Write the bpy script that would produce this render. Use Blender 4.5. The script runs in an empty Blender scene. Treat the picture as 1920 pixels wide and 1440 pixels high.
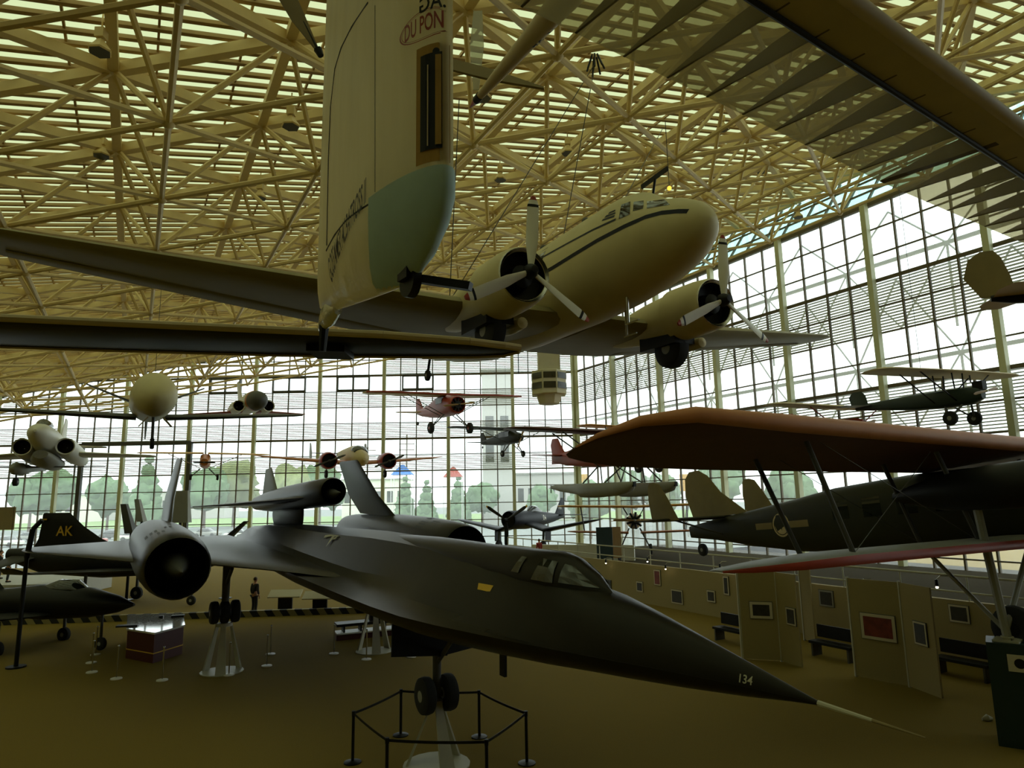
import bpy, bmesh, math, random
from mathutils import Vector, Matrix
from mathutils.bvhtree import BVHTree
random.seed(7)
sc = bpy.context.scene
COL = sc.collection
PI = math.pi
rad = math.radians
V = Vector

# ------------------------------------------------------------------ camera
F_PX = 1270.0
TH, ROLL, EYE = rad(9.6), 0.0185, V((0, 0, 5.3))
fw = V((0, math.cos(TH), math.sin(TH)))
rt0, up0 = V((1, 0, 0)), V((0, -math.sin(TH), math.cos(TH)))
RT = rt0 * math.cos(ROLL) - up0 * math.sin(ROLL)
UP = rt0 * math.sin(ROLL) + up0 * math.cos(ROLL)
cd = bpy.data.cameras.new('camera')
cam = bpy.data.objects.new('camera', cd)
COL.objects.link(cam)
cd.sensor_fit = 'HORIZONTAL'; cd.sensor_width = 36
cd.lens = 36 * F_PX / 1920
cd.clip_end = 2000; cd.clip_start = .05
cam.matrix_world = Matrix(((RT.x, UP.x, -fw.x, EYE.x), (RT.y, UP.y, -fw.y, EYE.y), (RT.z, UP.z, -fw.z, EYE.z), (0, 0, 0, 1)))
sc.camera = cam

def ray(px, py):
    return fw + RT * ((px - 960) / F_PX) + UP * ((720 - py) / F_PX)
def at_y(px, py, y):
    r = ray(px, py); return EYE + r * (y / r.y)
def at_z(px, py, z):
    r = ray(px, py); return EYE + r * ((z - EYE.z) / r.z)

# ------------------------------------------------------------------ materials
MATS = {}
def mat(name, col, rough=.6, metal=0, var=.12, scale=3.0, bump=0.0, spec=.5, coat=0, emit=None, stretch=None):
    if name in MATS: return MATS[name]
    m = bpy.data.materials.new(name); m.use_nodes = True
    nt = m.node_tree; b = nt.nodes['Principled BSDF']
    b.inputs['Roughness'].default_value = rough
    b.inputs['Metallic'].default_value = metal
    b.inputs['Specular IOR Level'].default_value = spec
    if coat: b.inputs['Coat Weight'].default_value = coat; b.inputs['Coat Roughness'].default_value = .06
    tc = nt.nodes.new('ShaderNodeTexCoord'); mp = nt.nodes.new('ShaderNodeMapping')
    nt.links.new(tc.outputs['Object'], mp.inputs['Vector'])
    if stretch: mp.inputs['Scale'].default_value = stretch
    n = nt.nodes.new('ShaderNodeTexNoise'); n.inputs['Scale'].default_value = scale; n.inputs['Detail'].default_value = 4
    nt.links.new(mp.outputs[0], n.inputs['Vector'])
    mx = nt.nodes.new('ShaderNodeMix'); mx.data_type = 'RGBA'
    c1 = [max(0, c * (1 - var)) for c in col]; c2 = [min(1, c * (1 + var)) for c in col]
    mx.inputs[6].default_value = (*c1, 1); mx.inputs[7].default_value = (*c2, 1)
    nt.links.new(n.outputs['Fac'], mx.inputs[0])
    nt.links.new(mx.outputs[2], b.inputs['Base Color'])
    if bump:
        bp = nt.nodes.new('ShaderNodeBump'); bp.inputs['Strength'].default_value = bump; bp.inputs['Distance'].default_value = .02
        nt.links.new(n.outputs['Fac'], bp.inputs['Height']); nt.links.new(bp.outputs[0], b.inputs['Normal'])
    if emit:
        b.inputs['Emission Color'].default_value = (*emit[0], 1); b.inputs['Emission Strength'].default_value = emit[1]
    if emit: m.cycles.emission_sampling = 'NONE'
    MATS[name] = m
    return m

def glass_mat(name, tint, veil, veil_col=(.9, .97, .95), gloss=.06, rough=.02, opaque=0):
    m = bpy.data.materials.new(name); m.use_nodes = True
    nt = m.node_tree; nt.nodes.clear()
    out = nt.nodes.new('ShaderNodeOutputMaterial')
    tr = nt.nodes.new('ShaderNodeBsdfTransparent'); tr.inputs[0].default_value = (*tint, 1)
    gl = nt.nodes.new('ShaderNodeBsdfGlossy'); gl.inputs['Roughness'].default_value = rough
    tl = nt.nodes.new('ShaderNodeBsdfTranslucent'); tl.inputs[0].default_value = (*veil_col, 1)
    df = nt.nodes.new('ShaderNodeBsdfDiffuse'); df.inputs[0].default_value = (*veil_col, 1)
    tn = nt.nodes.new('ShaderNodeTexCoord'); no = nt.nodes.new('ShaderNodeTexNoise'); no.inputs['Scale'].default_value = 1.3
    nt.links.new(tn.outputs['Object'], no.inputs['Vector'])
    mr = nt.nodes.new('ShaderNodeMapRange'); mr.inputs[3].default_value = veil * .75; mr.inputs[4].default_value = veil * 1.25
    nt.links.new(no.outputs['Fac'], mr.inputs[0])
    md = nt.nodes.new('ShaderNodeMixShader'); md.inputs[0].default_value = .25 if not opaque else opaque
    nt.links.new(tl.outputs[0], md.inputs[1]); nt.links.new(df.outputs[0], md.inputs[2])
    m1 = nt.nodes.new('ShaderNodeMixShader'); nt.links.new(mr.outputs[0], m1.inputs[0])
    nt.links.new(tr.outputs[0], m1.inputs[1]); nt.links.new(md.outputs[0], m1.inputs[2])
    lw = nt.nodes.new('ShaderNodeLayerWeight'); lw.inputs[0].default_value = .25
    mm = nt.nodes.new('ShaderNodeMath'); mm.operation = 'MULTIPLY'; mm.inputs[1].default_value = gloss * 4
    ad = nt.nodes.new('ShaderNodeMath'); ad.operation = 'ADD'; ad.inputs[1].default_value = gloss * .5; ad.use_clamp = True
    nt.links.new(lw.outputs['Fresnel'], mm.inputs[0]); nt.links.new(mm.outputs[0], ad.inputs[0])
    m2 = nt.nodes.new('ShaderNodeMixShader'); nt.links.new(ad.outputs[0], m2.inputs[0])
    nt.links.new(m1.outputs[0], m2.inputs[1]); nt.links.new(gl.outputs[0], m2.inputs[2])
    nt.links.new(m2.outputs[0], out.inputs[0])
    MATS[name] = m
    return m

def stripes_mat(name, c1, c2, scale, rough=.7, axis_rot=0.0):
    m = bpy.data.materials.new(name); m.use_nodes = True
    nt = m.node_tree; b = nt.nodes['Principled BSDF']; b.inputs['Roughness'].default_value = rough
    tc = nt.nodes.new('ShaderNodeTexCoord'); mp = nt.nodes.new('ShaderNodeMapping')
    mp.inputs['Rotation'].default_value = (0, axis_rot, 0)
    w = nt.nodes.new('ShaderNodeTexWave'); w.inputs['Scale'].default_value = scale
    nt.links.new(tc.outputs['Object'], mp.inputs['Vector']); nt.links.new(mp.outputs[0], w.inputs['Vector'])
    cr = nt.nodes.new('ShaderNodeValToRGB'); cr.color_ramp.interpolation = 'CONSTANT'
    cr.color_ramp.elements[0].color = (*c1, 1); cr.color_ramp.elements[1].position = .5; cr.color_ramp.elements[1].color = (*c2, 1)
    nt.links.new(w.outputs['Fac'], cr.inputs[0]); nt.links.new(cr.outputs[0], b.inputs['Base Color'])
    MATS[name] = m
    return m

# ------------------------------------------------------------------ mesh helpers
class MB:
    def __init__(s): s.v = []; s.f = []
    def add(s, vs, fs):
        o = len(s.v); s.v += [V(v) for v in vs]; s.f += [[i + o for i in f] for f in fs]; return s
    def box(s, c, d, rot=None):
        c = V(c); x, y, z = [k / 2 for k in d]
        vs = [V((a * x, b * y, e * z)) for a in (-1, 1) for b in (-1, 1) for e in (-1, 1)]
        if rot is not None: vs = [rot @ v for v in vs]
        return s.add([c + v for v in vs], [(0, 1, 3, 2), (4, 6, 7, 5), (0, 4, 5, 1), (2, 3, 7, 6), (0, 2, 6, 4), (1, 5, 7, 3)])
    def beam(s, p, q, w, h=None, n=None, up=V((0, 0, 1))):
        """rectangular bar from p to q"""
        p, q = V(p), V(q); h = h or w
        d = (q - p).normalized()
        sd = d.cross(up)
        if sd.length < 1e-4: sd = d.cross(V((1, 0, 0)))
        sd.normalize(); u = sd.cross(d)
        vs = []
        for c in (p, q):
            for a, b in ((-1, -1), (1, -1), (1, 1), (-1, 1)): vs.append(c + sd * (a * w / 2) + u * (b * h / 2))
        return s.add(vs, [(3, 2, 1, 0), (4, 5, 6, 7), (0, 1, 5, 4), (1, 2, 6, 5), (2, 3, 7, 6), (3, 0, 4, 7)])
    def tube(s, p, q, r, r2=None, n=8, cap=True):
        p, q = V(p), V(q); r2 = r if r2 is None else r2
        d = (q - p)
        if d.length < 1e-6: return s
        d.normalize(); a = d.orthogonal().normalized(); b = d.cross(a)
        ring = lambda c, k: [c + (a * math.cos(2 * PI * i / n) + b * math.sin(2 * PI * i / n)) * k for i in range(n)]
        return s.loft([ring(p, r), ring(q, r2)], cap)
    def path(s, pts, r, n=6):
        for a, b in zip(pts[:-1], pts[1:]): s.tube(a, b, r, n=n)
        return s
    def loft(s, rings, cap=True, closed=True):
        n = len(rings[0]); vs = [v for r in rings for v in r]; fs = []
        for i in range(len(rings) - 1):
            for j in range(n if closed else n - 1):
                k = (j + 1) % n
                fs.append((i * n + j, i * n + k, (i + 1) * n + k, (i + 1) * n + j))
        if cap and closed:
            fs.append(tuple(range(n - 1, -1, -1))); fs.append(tuple((len(rings) - 1) * n + j for j in range(n)))
        return s.add(vs, fs)
    def lathe(s, prof, c, axis='x', n=24, cap=True):
        """prof: list of (along, radius)"""
        c = V(c); rings = []
        for t, r in prof:
            ring = []
            for i in range(n):
                a = 2 * PI * i / n; ca, sa = math.cos(a) * r, math.sin(a) * r
                ring.append(c + (V((t, ca, sa)) if axis == 'x' else V((ca, t, sa)) if axis == 'y' else V((ca, sa, t))))
            rings.append(ring)
        return s.loft(rings, cap)
    def prism(s, poly, p, u, v, w, depth):
        """2D polygon in plane (u,v) at p, extruded along w"""
        p, u, v, w = V(p), V(u), V(v), V(w)
        a = [p + u * x + v * y for x, y in poly]; b = [k + w * depth for k in a]
        return s.loft([a, b])
    def fus(s, st, n=20, mod=None):
        """stations (x, zc, halfwidth, top, bottom, power)"""
        rings = []
        for q in st:
            x, zc, w, ht, hb = q[:5]; p = q[5] if len(q) > 5 else 2.0
            ring = []
            for i in range(n):
                a = 2 * PI * i / n; c, d = math.cos(a), math.sin(a)
                yy = w * math.copysign(abs(c) ** (2 / p), c); zz = math.copysign(abs(d) ** (2 / p), d)
                ring.append(V((x, yy, zc + (ht if d > 0 else hb) * zz)))
            rings.append(ring)
        return s.loft(rings)
    def wing(s, secs, n=9, vertical=False, camber=0.0):
        """secs (xle, y, z, chord, thick) lofted airfoil; vertical: thickness along y"""
        rings = []
        for q in secs:
            xle, y, z, ch, th = q[:5]; tw = math.tan(q[5]) if len(q) > 5 else 0
            up, lo = [], []
            for i in range(n):
                t = (1 - math.cos(PI * i / (n - 1))) / 2
                k = 5 * (.2969 * math.sqrt(t) - .126 * t - .3516 * t * t + .2843 * t ** 3 - .1036 * t ** 4) * th
                cm = camber * 4 * t * (1 - t) * ch
                cm -= tw * t * ch; up.append((xle - t * ch, cm + k)); lo.append((xle - t * ch, cm - k))
            loop = up + lo[-2:0:-1]
            rings.append([V((a, y + b, z)) if vertical else V((a, y, z + b)) for a, b in loop])
        return s.loft(rings)
    def ball(s, c, r, n=12, sc3=(1, 1, 1)):
        c = V(c); m = max(5, n // 2); rings = []
        for i in range(m + 1):
            t = PI * (i + .02 * (1 if i == 0 else -1 if i == m else 0)) / m
            rings.append([c + V((math.sin(t) * math.cos(2 * PI * j / n) * r * sc3[0], math.sin(t) * math.sin(2 * PI * j / n) * r * sc3[1], math.cos(t) * r * sc3[2])) for j in range(n)])
        return s.loft(rings)
    def build(s, name, m, parent=None, smooth=True, loc=None, ang=40, fix=True):
        me = bpy.data.meshes.new(name); me.from_pydata([tuple(v) for v in s.v], [], s.f)
        if fix:
            bm = bmesh.new(); bm.from_mesh(me); bmesh.ops.recalc_face_normals(bm, faces=bm.faces[:]); bm.to_mesh(me); bm.free()
        me.materials.append(m)
        if smooth:
            me.polygons.foreach_set('use_smooth', [True] * len(me.polygons)); me.set_sharp_from_angle(angle=rad(ang))
        o = bpy.data.objects.new(name, me); COL.objects.link(o)
        if parent is not None: o.parent = parent
        if loc is not None: o.location = loc
        return o
    def bvh(s): return BVHTree.FromPolygons([tuple(v) for v in s.v], s.f)

def tag(o, label=None, cat=None, group=None, kind=None):
    if label: o['label'] = label
    if cat: o['category'] = cat
    if group: o['group'] = group
    if kind: o['kind'] = kind
    return o
def thing(name, label, cat, loc=(0, 0, 0), ypr=(0, 0, 0), group=None, scale=1.0):
    o = bpy.data.objects.new(name, None); COL.objects.link(o); o.empty_display_size = .3
    o.matrix_world = Matrix.Translation(V(loc)) @ Matrix.Rotation(rad(ypr[0]), 4, 'Z') @ Matrix.Rotation(-rad(ypr[1]), 4, 'Y') @ Matrix.Rotation(rad(ypr[2]), 4, 'X') @ Matrix.Scale(scale, 4)
    return tag(o, label, cat, group)
def struct(o): o['kind'] = 'structure'; return o
def clone(root, loc=None, label=None, mw=None):
    r = root.copy(); COL.objects.link(r)
    if mw is not None: r.matrix_world = mw
    if loc is not None: r.location = loc
    if label: r['label'] = label
    for ch in list(root.children):
        c = ch.copy(); COL.objects.link(c); c.parent = r
        for g in list(ch.children):
            d = g.copy(); COL.objects.link(d); d.parent = c
    return r

def text_mesh(txt, size=1.0):
    cu = bpy.data.curves.new('lettering', 'FONT'); cu.body = txt; cu.size = size; cu.align_x = 'CENTER'; cu.align_y = 'CENTER'; cu.resolution_u = 3; cu.offset = .014 * size
    o = bpy.data.objects.new('lettering', cu); COL.objects.link(o)
    dg = bpy.context.evaluated_depsgraph_get(); me = o.evaluated_get(dg).to_mesh()
    vs = [(v.co.x, v.co.y) for v in me.vertices]; fs = [tuple(p.vertices) for p in me.polygons]
    o.evaluated_get(dg).to_mesh_clear(); bpy.data.objects.remove(o); bpy.data.curves.remove(cu)
    return vs, fs
def decal(bvh, vs, fs, origin, u, v, d, name, m, parent, off=.006, sub=0):
    """2D mesh (vs,fs) in plane origin+u*x+v*y thrown along d on the surface"""
    origin, u, v, d = V(origin), V(u), V(v), V(d).normalized()
    bm = bmesh.new(); bv = [bm.verts.new((x, y, 0)) for x, y in vs]
    for f in fs:
        try: bm.faces.new([bv[i] for i in f])
        except ValueError: pass
    if sub: bmesh.ops.subdivide_edges(bm, edges=bm.edges[:], cuts=sub, use_grid_fill=True)
    bm.verts.ensure_lookup_table(); last = None; dead = []
    for b in bm.verts:
        p = origin + u * b.co.x + v * b.co.y
        h = bvh.ray_cast(p, d)
        if h[0] is None: dead.append(b); continue
        b.co = h[0] - d * off
    bmesh.ops.delete(bm, geom=dead, context='VERTS')
    me = bpy.data.meshes.new(name); bm.to_mesh(me); bm.free(); me.materials.append(m)
    o = bpy.data.objects.new(name, me); COL.objects.link(o); o.parent = parent
    return o
def rect(x0, y0, x1, y1): return [(x0, y0), (x1, y0), (x1, y1), (x0, y1)], [(0, 1, 2, 3)]
def disc2(r, n=24, rx=1, ry=1): return [(r * rx * math.cos(2 * PI * i / n), r * ry * math.sin(2 * PI * i / n)) for i in range(n)], [tuple(range(n))]
def ring2(r, r2, n=28, rx=1, ry=1):
    vs = [(k * rx * math.cos(2 * PI * i / n), k * ry * math.sin(2 * PI * i / n)) for k in (r, r2) for i in range(n)]
    return vs, [(i, (i + 1) % n, n + (i + 1) % n, n + i) for i in range(n)]
def strip2(pts, w):
    vs = []; fs = []
    for i, (x, y) in enumerate(pts):
        a = pts[max(0, i - 1)]; b = pts[min(len(pts) - 1, i + 1)]
        dx, dy = b[0] - a[0], b[1] - a[1]; L = math.hypot(dx, dy) or 1
        vs += [(x - dy / L * w / 2, y + dx / L * w / 2), (x + dy / L * w / 2, y - dx / L * w / 2)]
        if i: fs.append((2 * i - 2, 2 * i - 1, 2 * i + 1, 2 * i))
    return vs, fs
#@@MATERIALS
M = dict(
    black=mat('black_paint', (.009, .009, .008), .45, var=.25, scale=2, spec=.25),
    blackbird=mat('blackbird_skin', (.016, .013, .0068), .32, var=.35, scale=1.6, bump=.05, spec=.14),
    rubber=mat('tyre_rubber', (.012, .012, .011), .8),
    steel=mat('chromed_steel', (.6, .6, .56), .22, metal=1, var=.08),
    truss=mat('cream_painted_steel', (.74, .57, .26), .55, var=.1),
    mull=mat('bronze_mullion', (.13, .105, .06), .5, var=.1),
    column=mat('pale_green_column', (.62, .64, .42), .55, var=.06),
    slat=mat('louvre_slat', (.5, .48, .34), .6, var=.08),
    deck=mat('roof_deck', (.38, .25, .105), .7, var=.15),
    carpet=mat('olive_carpet', (.215, .15, .03), 1.0, var=.35, scale=60, bump=.15, spec=.1),
    wall=mat('olive_wall', (.1, .075, .03), .85, var=.08),
    panel=mat('display_panel_cloth', (.36, .29, .13), .9, var=.08, scale=30),
    wingshade=mat('shade_darkened_paint', (.3, .26, .13), .55, var=.12, scale=1.5, spec=.2), dc3=mat('silver_grey_paint', (.64, .56, .31), .5, metal=.03, var=.12, scale=1.5, spec=.22),  # airliner wing: fuselage paint darkened, underside shade put into the colour
    navy=mat('navy_stripe', (.01, .011, .02), .45, spec=.2),
    white=mat('white_paint', (.78, .76, .66), .45, var=.06),
    grey=mat('grey_paint', (.3, .3, .26), .5),
    dkgrey=mat('dark_grey_paint', (.07, .07, .062), .5),
    red=mat('red_paint', (.36, .045, .022), .42, var=.15),
    orange=mat('orange_paint', (.5, .17, .04), .45, var=.15),
    yellow=mat('yellow_paint', (.68, .36, .04), .45, var=.1),
    cream=mat('cream_fabric', (.62, .5, .28), .6, var=.1),
    olive=mat('olive_green_paint', (.028, .028, .011), .5, var=.2, spec=.2),
    dkgreen=mat('dark_green_paint', (.016, .034, .026), .45, var=.2),
    teal=mat('dark_teal_box', (.01, .03, .03), .5),
    gold=mat('yellow_stencil', (.75, .45, .03), .6),
    glassdark=mat('dark_canopy_glass', (.02, .024, .018), .08, spec=.8, var=.3),
    skin=mat('skin', (.5, .24, .13), .6),
    hair=mat('brown_hair', (.06, .035, .02), .8),
    cloth=mat('dark_jacket_cloth', (.03, .025, .025), .9),
    clothred=mat('red_shirt_cloth', (.4, .05, .04), .9),
    jeans=mat('dark_trousers_cloth', (.035, .04, .05), .9),
    cable=mat('steel_cable', (.06, .05, .03), .5),
    foliage=mat('tree_foliage', (.13, .22, .1), .9, var=.5, scale=2.5, bump=.3),
    foliage2=mat('yellow_green_foliage', (.24, .28, .11), .9, var=.5, scale=2.5, bump=.3),
    bark=mat('tree_bark', (.12, .08, .05), .9),
    asphalt=mat('asphalt', (.2, .22, .2), .9, var=.15, scale=.4),
    grass=mat('lawn', (.2, .3, .1), 1, var=.2, scale=.6),
    stage=mat('brown_stage_floor', (.05, .04, .02), 1.0, var=.15, spec=.03),
    concrete=mat('pale_concrete', (.5, .49, .44), .8, var=.06),
    tower=mat('tower_cream', (.6, .56, .4), .7, var=.06),
    mylar_pod=mat('cream_plastic_film', (.8, .69, .41), .3, var=.34, scale=2.6, bump=1.0, stretch=(3, 3, .45)),
    bluefair=mat('pale_blue_foam', (.55, .72, .72), .7, var=.14, scale=9, bump=.1),
    foam=mat('aged_yellow_foam', (.5, .3, .07), .8, var=.3, scale=8),
    crumple=mat('crumpled_silver_film', (.75, .73, .6), .18, metal=.6, var=.2, scale=14, bump=.8),
    rib=mat('tan_foam_rib', (.27, .21, .095), .8, var=.15), darkrib=mat('brown_foam_rib', (.12, .085, .03), .8, var=.15), sheet=mat('tan_leading_sheet', (.5, .4, .18), .7, var=.12), brace=mat('hazed_outer_steel', (.8, .82, .8), .6, var=.04),  # brace: steel lightened, haze of the glass put into its colour
    uppershade=mat('shaded_orange_fabric', (.1, .034, .014), .6, var=.2), edgelit=mat('lit_orange_edge', (.55, .22, .08), .5, var=.15),  # orange upper wing: shade painted into the fabric, sky light into the edge
    paper=mat('mat_board', (.62, .56, .42), .8, var=.03),
    photo=mat('dark_photograph', (.035, .033, .03), .4, var=.7, scale=9),
    redphoto=mat('red_print', (.2, .035, .025), .5, var=.7, scale=5),
    tabletop=mat('glossy_white_tabletop', (.8, .78, .74), .06, var=.12, scale=6, coat=1),
    maroon=mat('maroon_panel', (.075, .012, .012), .5),
    ivory=mat('ivory_stand_paint', (.5, .48, .36), .5, var=.1),
    hexlens=mat('dark_lamp_lens', (.08, .075, .045), .5),
    bulb=mat('lamp_bulb', (1, .9, .7), .5, emit=((1, .82, .55), 14)),
    beacon=mat('amber_beacon', (1, .55, .08), .5, emit=((1, .5, .05), 2.2)),
    wood=mat('varnished_wood', (.36, .22, .08), .4, var=.2),
)
def add_translucency(m, col, fac):
    nt = m.node_tree; b = nt.nodes['Principled BSDF']; out = nt.nodes['Material Output']
    t = nt.nodes.new('ShaderNodeBsdfTranslucent'); t.inputs[0].default_value = (*col, 1)
    x = nt.nodes.new('ShaderNodeMixShader'); x.inputs[0].default_value = fac
    nt.links.new(b.outputs[0], x.inputs[1]); nt.links.new(t.outputs[0], x.inputs[2]); nt.links.new(x.outputs[0], out.inputs[0])
add_translucency(M['mylar_pod'], (.95, .85, .55), .5)
add_translucency(M['bluefair'], (.6, .85, .85), .25)
GLASS = glass_mat('window_glass', (.88, .95, .92), .2)
TEAL = glass_mat('teal_tinted_glass', (.42, .72, .70), .22, veil_col=(.5, .85, .8))
MYLAR = glass_mat('mylar_wing_film', (.76, .72, .56), .3, veil_col=(.62, .56, .4), gloss=.05, rough=.25)
CLEARFILM = glass_mat('clear_film', (.75, .74, .6), .45, veil_col=(.7, .68, .5), gloss=.05, rough=.2)
SKYL = bpy.data.materials.new('skylight_panel'); SKYL.use_nodes = True
_nt = SKYL.node_tree; _nt.nodes.clear()
_o = _nt.nodes.new('ShaderNodeOutputMaterial'); _t = _nt.nodes.new('ShaderNodeBsdfTranslucent'); _t.inputs[0].default_value = (.29, .32, .175, 1)
_d = _nt.nodes.new('ShaderNodeBsdfDiffuse'); _d.inputs[0].default_value = (.55, .5, .3, 1)
_m = _nt.nodes.new('ShaderNodeMixShader'); _m.inputs[0].default_value = .04
_nt.links.new(_t.outputs[0], _m.inputs[1]); _nt.links.new(_d.outputs[0], _m.inputs[2]); _nt.links.new(_m.outputs[0], _o.inputs[0])
HAZ = stripes_mat('hazard_stripe', (.012, .012, .01), (.3, .25, .1), .55, axis_rot=.6)

def hit(bvh, MI, px, py):
    o = MI @ EYE; d = (MI.to_3x3() @ ray(px, py)).normalized(); h = bvh.ray_cast(o, d)
    return h[0], h[1]
def surf_patch(bvh, M_, quads, name, m, parent, off=.006, n=5, mirror=False):
    """panel lying on a body: each quad of four photo points is draped over the surface"""
    MI = M_.inverted(); mb = MB()
    for q in quads:
        a, b, c, d = [V((x, y)) for x, y in q]; g = []
        for i in range(n + 1):
            for j in range(n + 1):
                s, t = i / n, j / n; pt = (a * (1 - s) + b * s) * (1 - t) + (d * (1 - s) + c * s) * t
                h, nn = hit(bvh, MI, pt.x, pt.y)
                if h is not None and nn.dot(h - MI @ EYE) > 0: nn = -nn
                g.append(None if h is None else h + nn * off)
        if any(x is None for x in g): continue
        fs = [(i * (n + 1) + j, (i + 1) * (n + 1) + j, (i + 1) * (n + 1) + j + 1, i * (n + 1) + j + 1) for i in range(n) for j in range(n)]
        mb.add(g, fs)
        if mirror: mb.add([V((x.x, -x.y, x.z)) for x in g], fs)
    return mb.build(name, m, parent, fix=False)

# ------------------------------------------------------------------ world
w = bpy.data.worlds.new('overcast_sky'); sc.world = w; w.use_nodes = True
bg = w.node_tree.nodes['Background']; bg.inputs[0].default_value = (.93, .985, 1.0, 1); bg.inputs[1].default_value = 2.8
sc.view_settings.view_transform = 'Standard'; sc.view_settings.look = 'None'
sc.view_settings.exposure = 0.0; sc.view_settings.gamma = 1.0
sc.view_settings.use_curve_mapping = False
try:
    sc.cycles.max_bounces = 7; sc.cycles.diffuse_bounces = 4; sc.cycles.glossy_bounces = 3; sc.cycles.transparent_max_bounces = 12
    sc.cycles.caustics_reflective = False; sc.cycles.caustics_refractive = False
    sc.cycles.use_denoising = True; sc.cycles.sample_clamp_indirect = 3.0
except Exception: pass
#@@SETTING
# ------------------------------------------------------------------ the hall
CN = V((5.95, 62, 0)); AZ = rad(-29)
D2 = V((math.sin(AZ), math.cos(AZ), 0)); EE = V((math.cos(AZ), -math.sin(AZ), 0))   # along the right wall / outward
KR, ZR = .183, 24.0
def roof_z(p): return ZR + KR * (V((p[0], p[1], 0)) - CN).dot(EE)
def uv(u, v, dz=0):
    p = CN + EE * u + D2 * v; return V((p.x, p.y, ZR + KR * u + dz))
ROW0, ROW = 4.98, 1.478
XL, YB = -59.0, -14.0

fl = MB(); fl.add([(XL, YB, 0), (50, YB, 0), (50, 62, 0), (XL, 62, 0)], [(0, 1, 2, 3)])
struct(fl.build('floor', M['carpet'], smooth=False))
struct(MB().box((XL - .15, 24, 8), (.3, 76.5, 16.5)).build('wall_left', M['wall'], smooth=False))
struct(MB().box((-5, YB - .15, 11), (110, .3, 24)).build('wall_back', M['wall'], smooth=False))
# far wall window bays
nw = 0
def louvre(mb, a, b, z0, off):
    for i in range(9):
        z = z0 + ROW * (i + .5) / 9
        mb.beam(V((a.x, a.y, z)) + off, V((b.x, b.y, z)) + off, .16, .055)
def bay(a, b, out, top_a, top_b, louvres, ztop_rows, first, nm):
    """one bay between floor points a and b, glass with its mullions and louvres as parts"""
    g = MB()
    g.add([a, b, V((b.x, b.y, top_b)), V((a.x, a.y, top_a))], [(0, 1, 2, 3)])
    go = struct(g.build(nm, GLASS, smooth=False))
    m = MB(); d = b - a; inn = out * -.06
    for i in range(5 if first else 4):
        t = (i + (0 if first else 1)) / 4; p = a + d * t; zt = top_a + (top_b - top_a) * t
        if i in (0, 4) and not first and i == 4: continue
        m.beam(p + inn, V((p.x, p.y, zt)) + inn, .09, .14, up=out)
    for k in range(-3, 14):
        z = ROW0 + ROW * k
        if z < .3: continue
        tmin, tmax = 0.0, 1.0
        if z > min(top_a, top_b):
            if z > max(top_a, top_b): continue
            tc = (z - top_a) / (top_b - top_a)
            if top_a > top_b: tmax = tc
            else: tmin = tc
        m.beam(a + d * tmin + V((0, 0, z)) + inn, a + d * tmax + V((0, 0, z)) + inn, .1, .075 if k not in ztop_rows else .2)
    m.beam(V((a.x, a.y, top_a)) + inn, V((b.x, b.y, top_b)) + inn, .2, .22)
    struct(m.build('mullion_grid', M['mull'], go, smooth=False))
    if louvres:
        l = MB()
        for k in louvres:
            z = ROW0 + ROW * k
            if z + ROW < min(top_a, top_b): louvre(l, a, b, z, out * .35)
        struct(l.build('louvre', M['slat'], go, smooth=False))
    c = MB(); p = a + out * -.3
    c.beam(p, V((p.x, p.y, top_a)), .3, .36, up=out)
    struct(c.build('window_column', M['column'], go, smooth=False))
    return go
for k in range(11):
    xa, xb = CN.x - 5.92 * k, CN.x - 5.92 * (k + 1)
    nw += 1
    lou = [2, 4, 6] + ([8, 9] if k < 3 else [])
    bay(V((xa, 62, 0)), V((xb, 62, 0)), V((0, 1, 0)), roof_z((xa, 62)), roof_z((xb, 62)), lou, (4, 8), k == 0, 'window_%d' % nw)
for k in range(11):
    a = CN - D2 * (5.9 * k); b = CN - D2 * (5.9 * (k + 1)); nw += 1
    g = bay(a, b, EE, 21.35, 21.35, [2, 3, 6, 7], (4, 8), k == 0, 'window_%d' % nw)
    # sloping tinted clerestory above
    t = MB(); ta = V((a.x, a.y, 21.35)); tb = V((b.x, b.y, 21.35)); o2 = EE * 2.3 + V((0, 0, 3.0))
    t.add([ta, tb, tb + o2, ta + o2], [(0, 1, 2, 3)])
    to = struct(t.build('clerestory_glass', TEAL, g, smooth=False))
    f = MB()
    for i in range(4):
        p = ta + (tb - ta) * (i / 4); f.beam(p, p + o2, .1, .14, up=EE)
    for s in (.36, .7): f.beam(ta + o2 * s, tb + o2 * s, .1, .1)
    f.beam(ta, tb, .3, .42)
    struct(f.build('clerestory_frame', M['mull'], g, smooth=False))
    # steel bracing standing outside the glass
    x = MB(); off = EE * 2.0
    for zc, zn in ((18.4, 21.3), (12.4, 17.2)):
        q = (a + b) / 2 + off
        x.beam(a + off + V((0, 0, zc)), b + off + V((0, 0, zc)), .16, .2)
        for pp in (a, b): x.tube(q + V((0, 0, zc)), pp + off + V((0, 0, zn)), .055, n=6); x.tube(q + V((0, 0, zc)), pp + off + V((0, 0, zc - 4)), .05, n=6)
        x.tube(q + V((0, 0, zc)), q + V((0, 0, zc - 4.6)), .07, n=6)
    struct(x.build('outer_bracing', M['brace'], g, smooth=False))
pa = CN - D2 * 64.9; pb = CN - D2 * 90
struct(MB().beam(V((pa.x, pa.y, 12)), V((pb.x, pb.y, 12)), .3, 24.5).build('wall_right', M['wall'], smooth=False))
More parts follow.
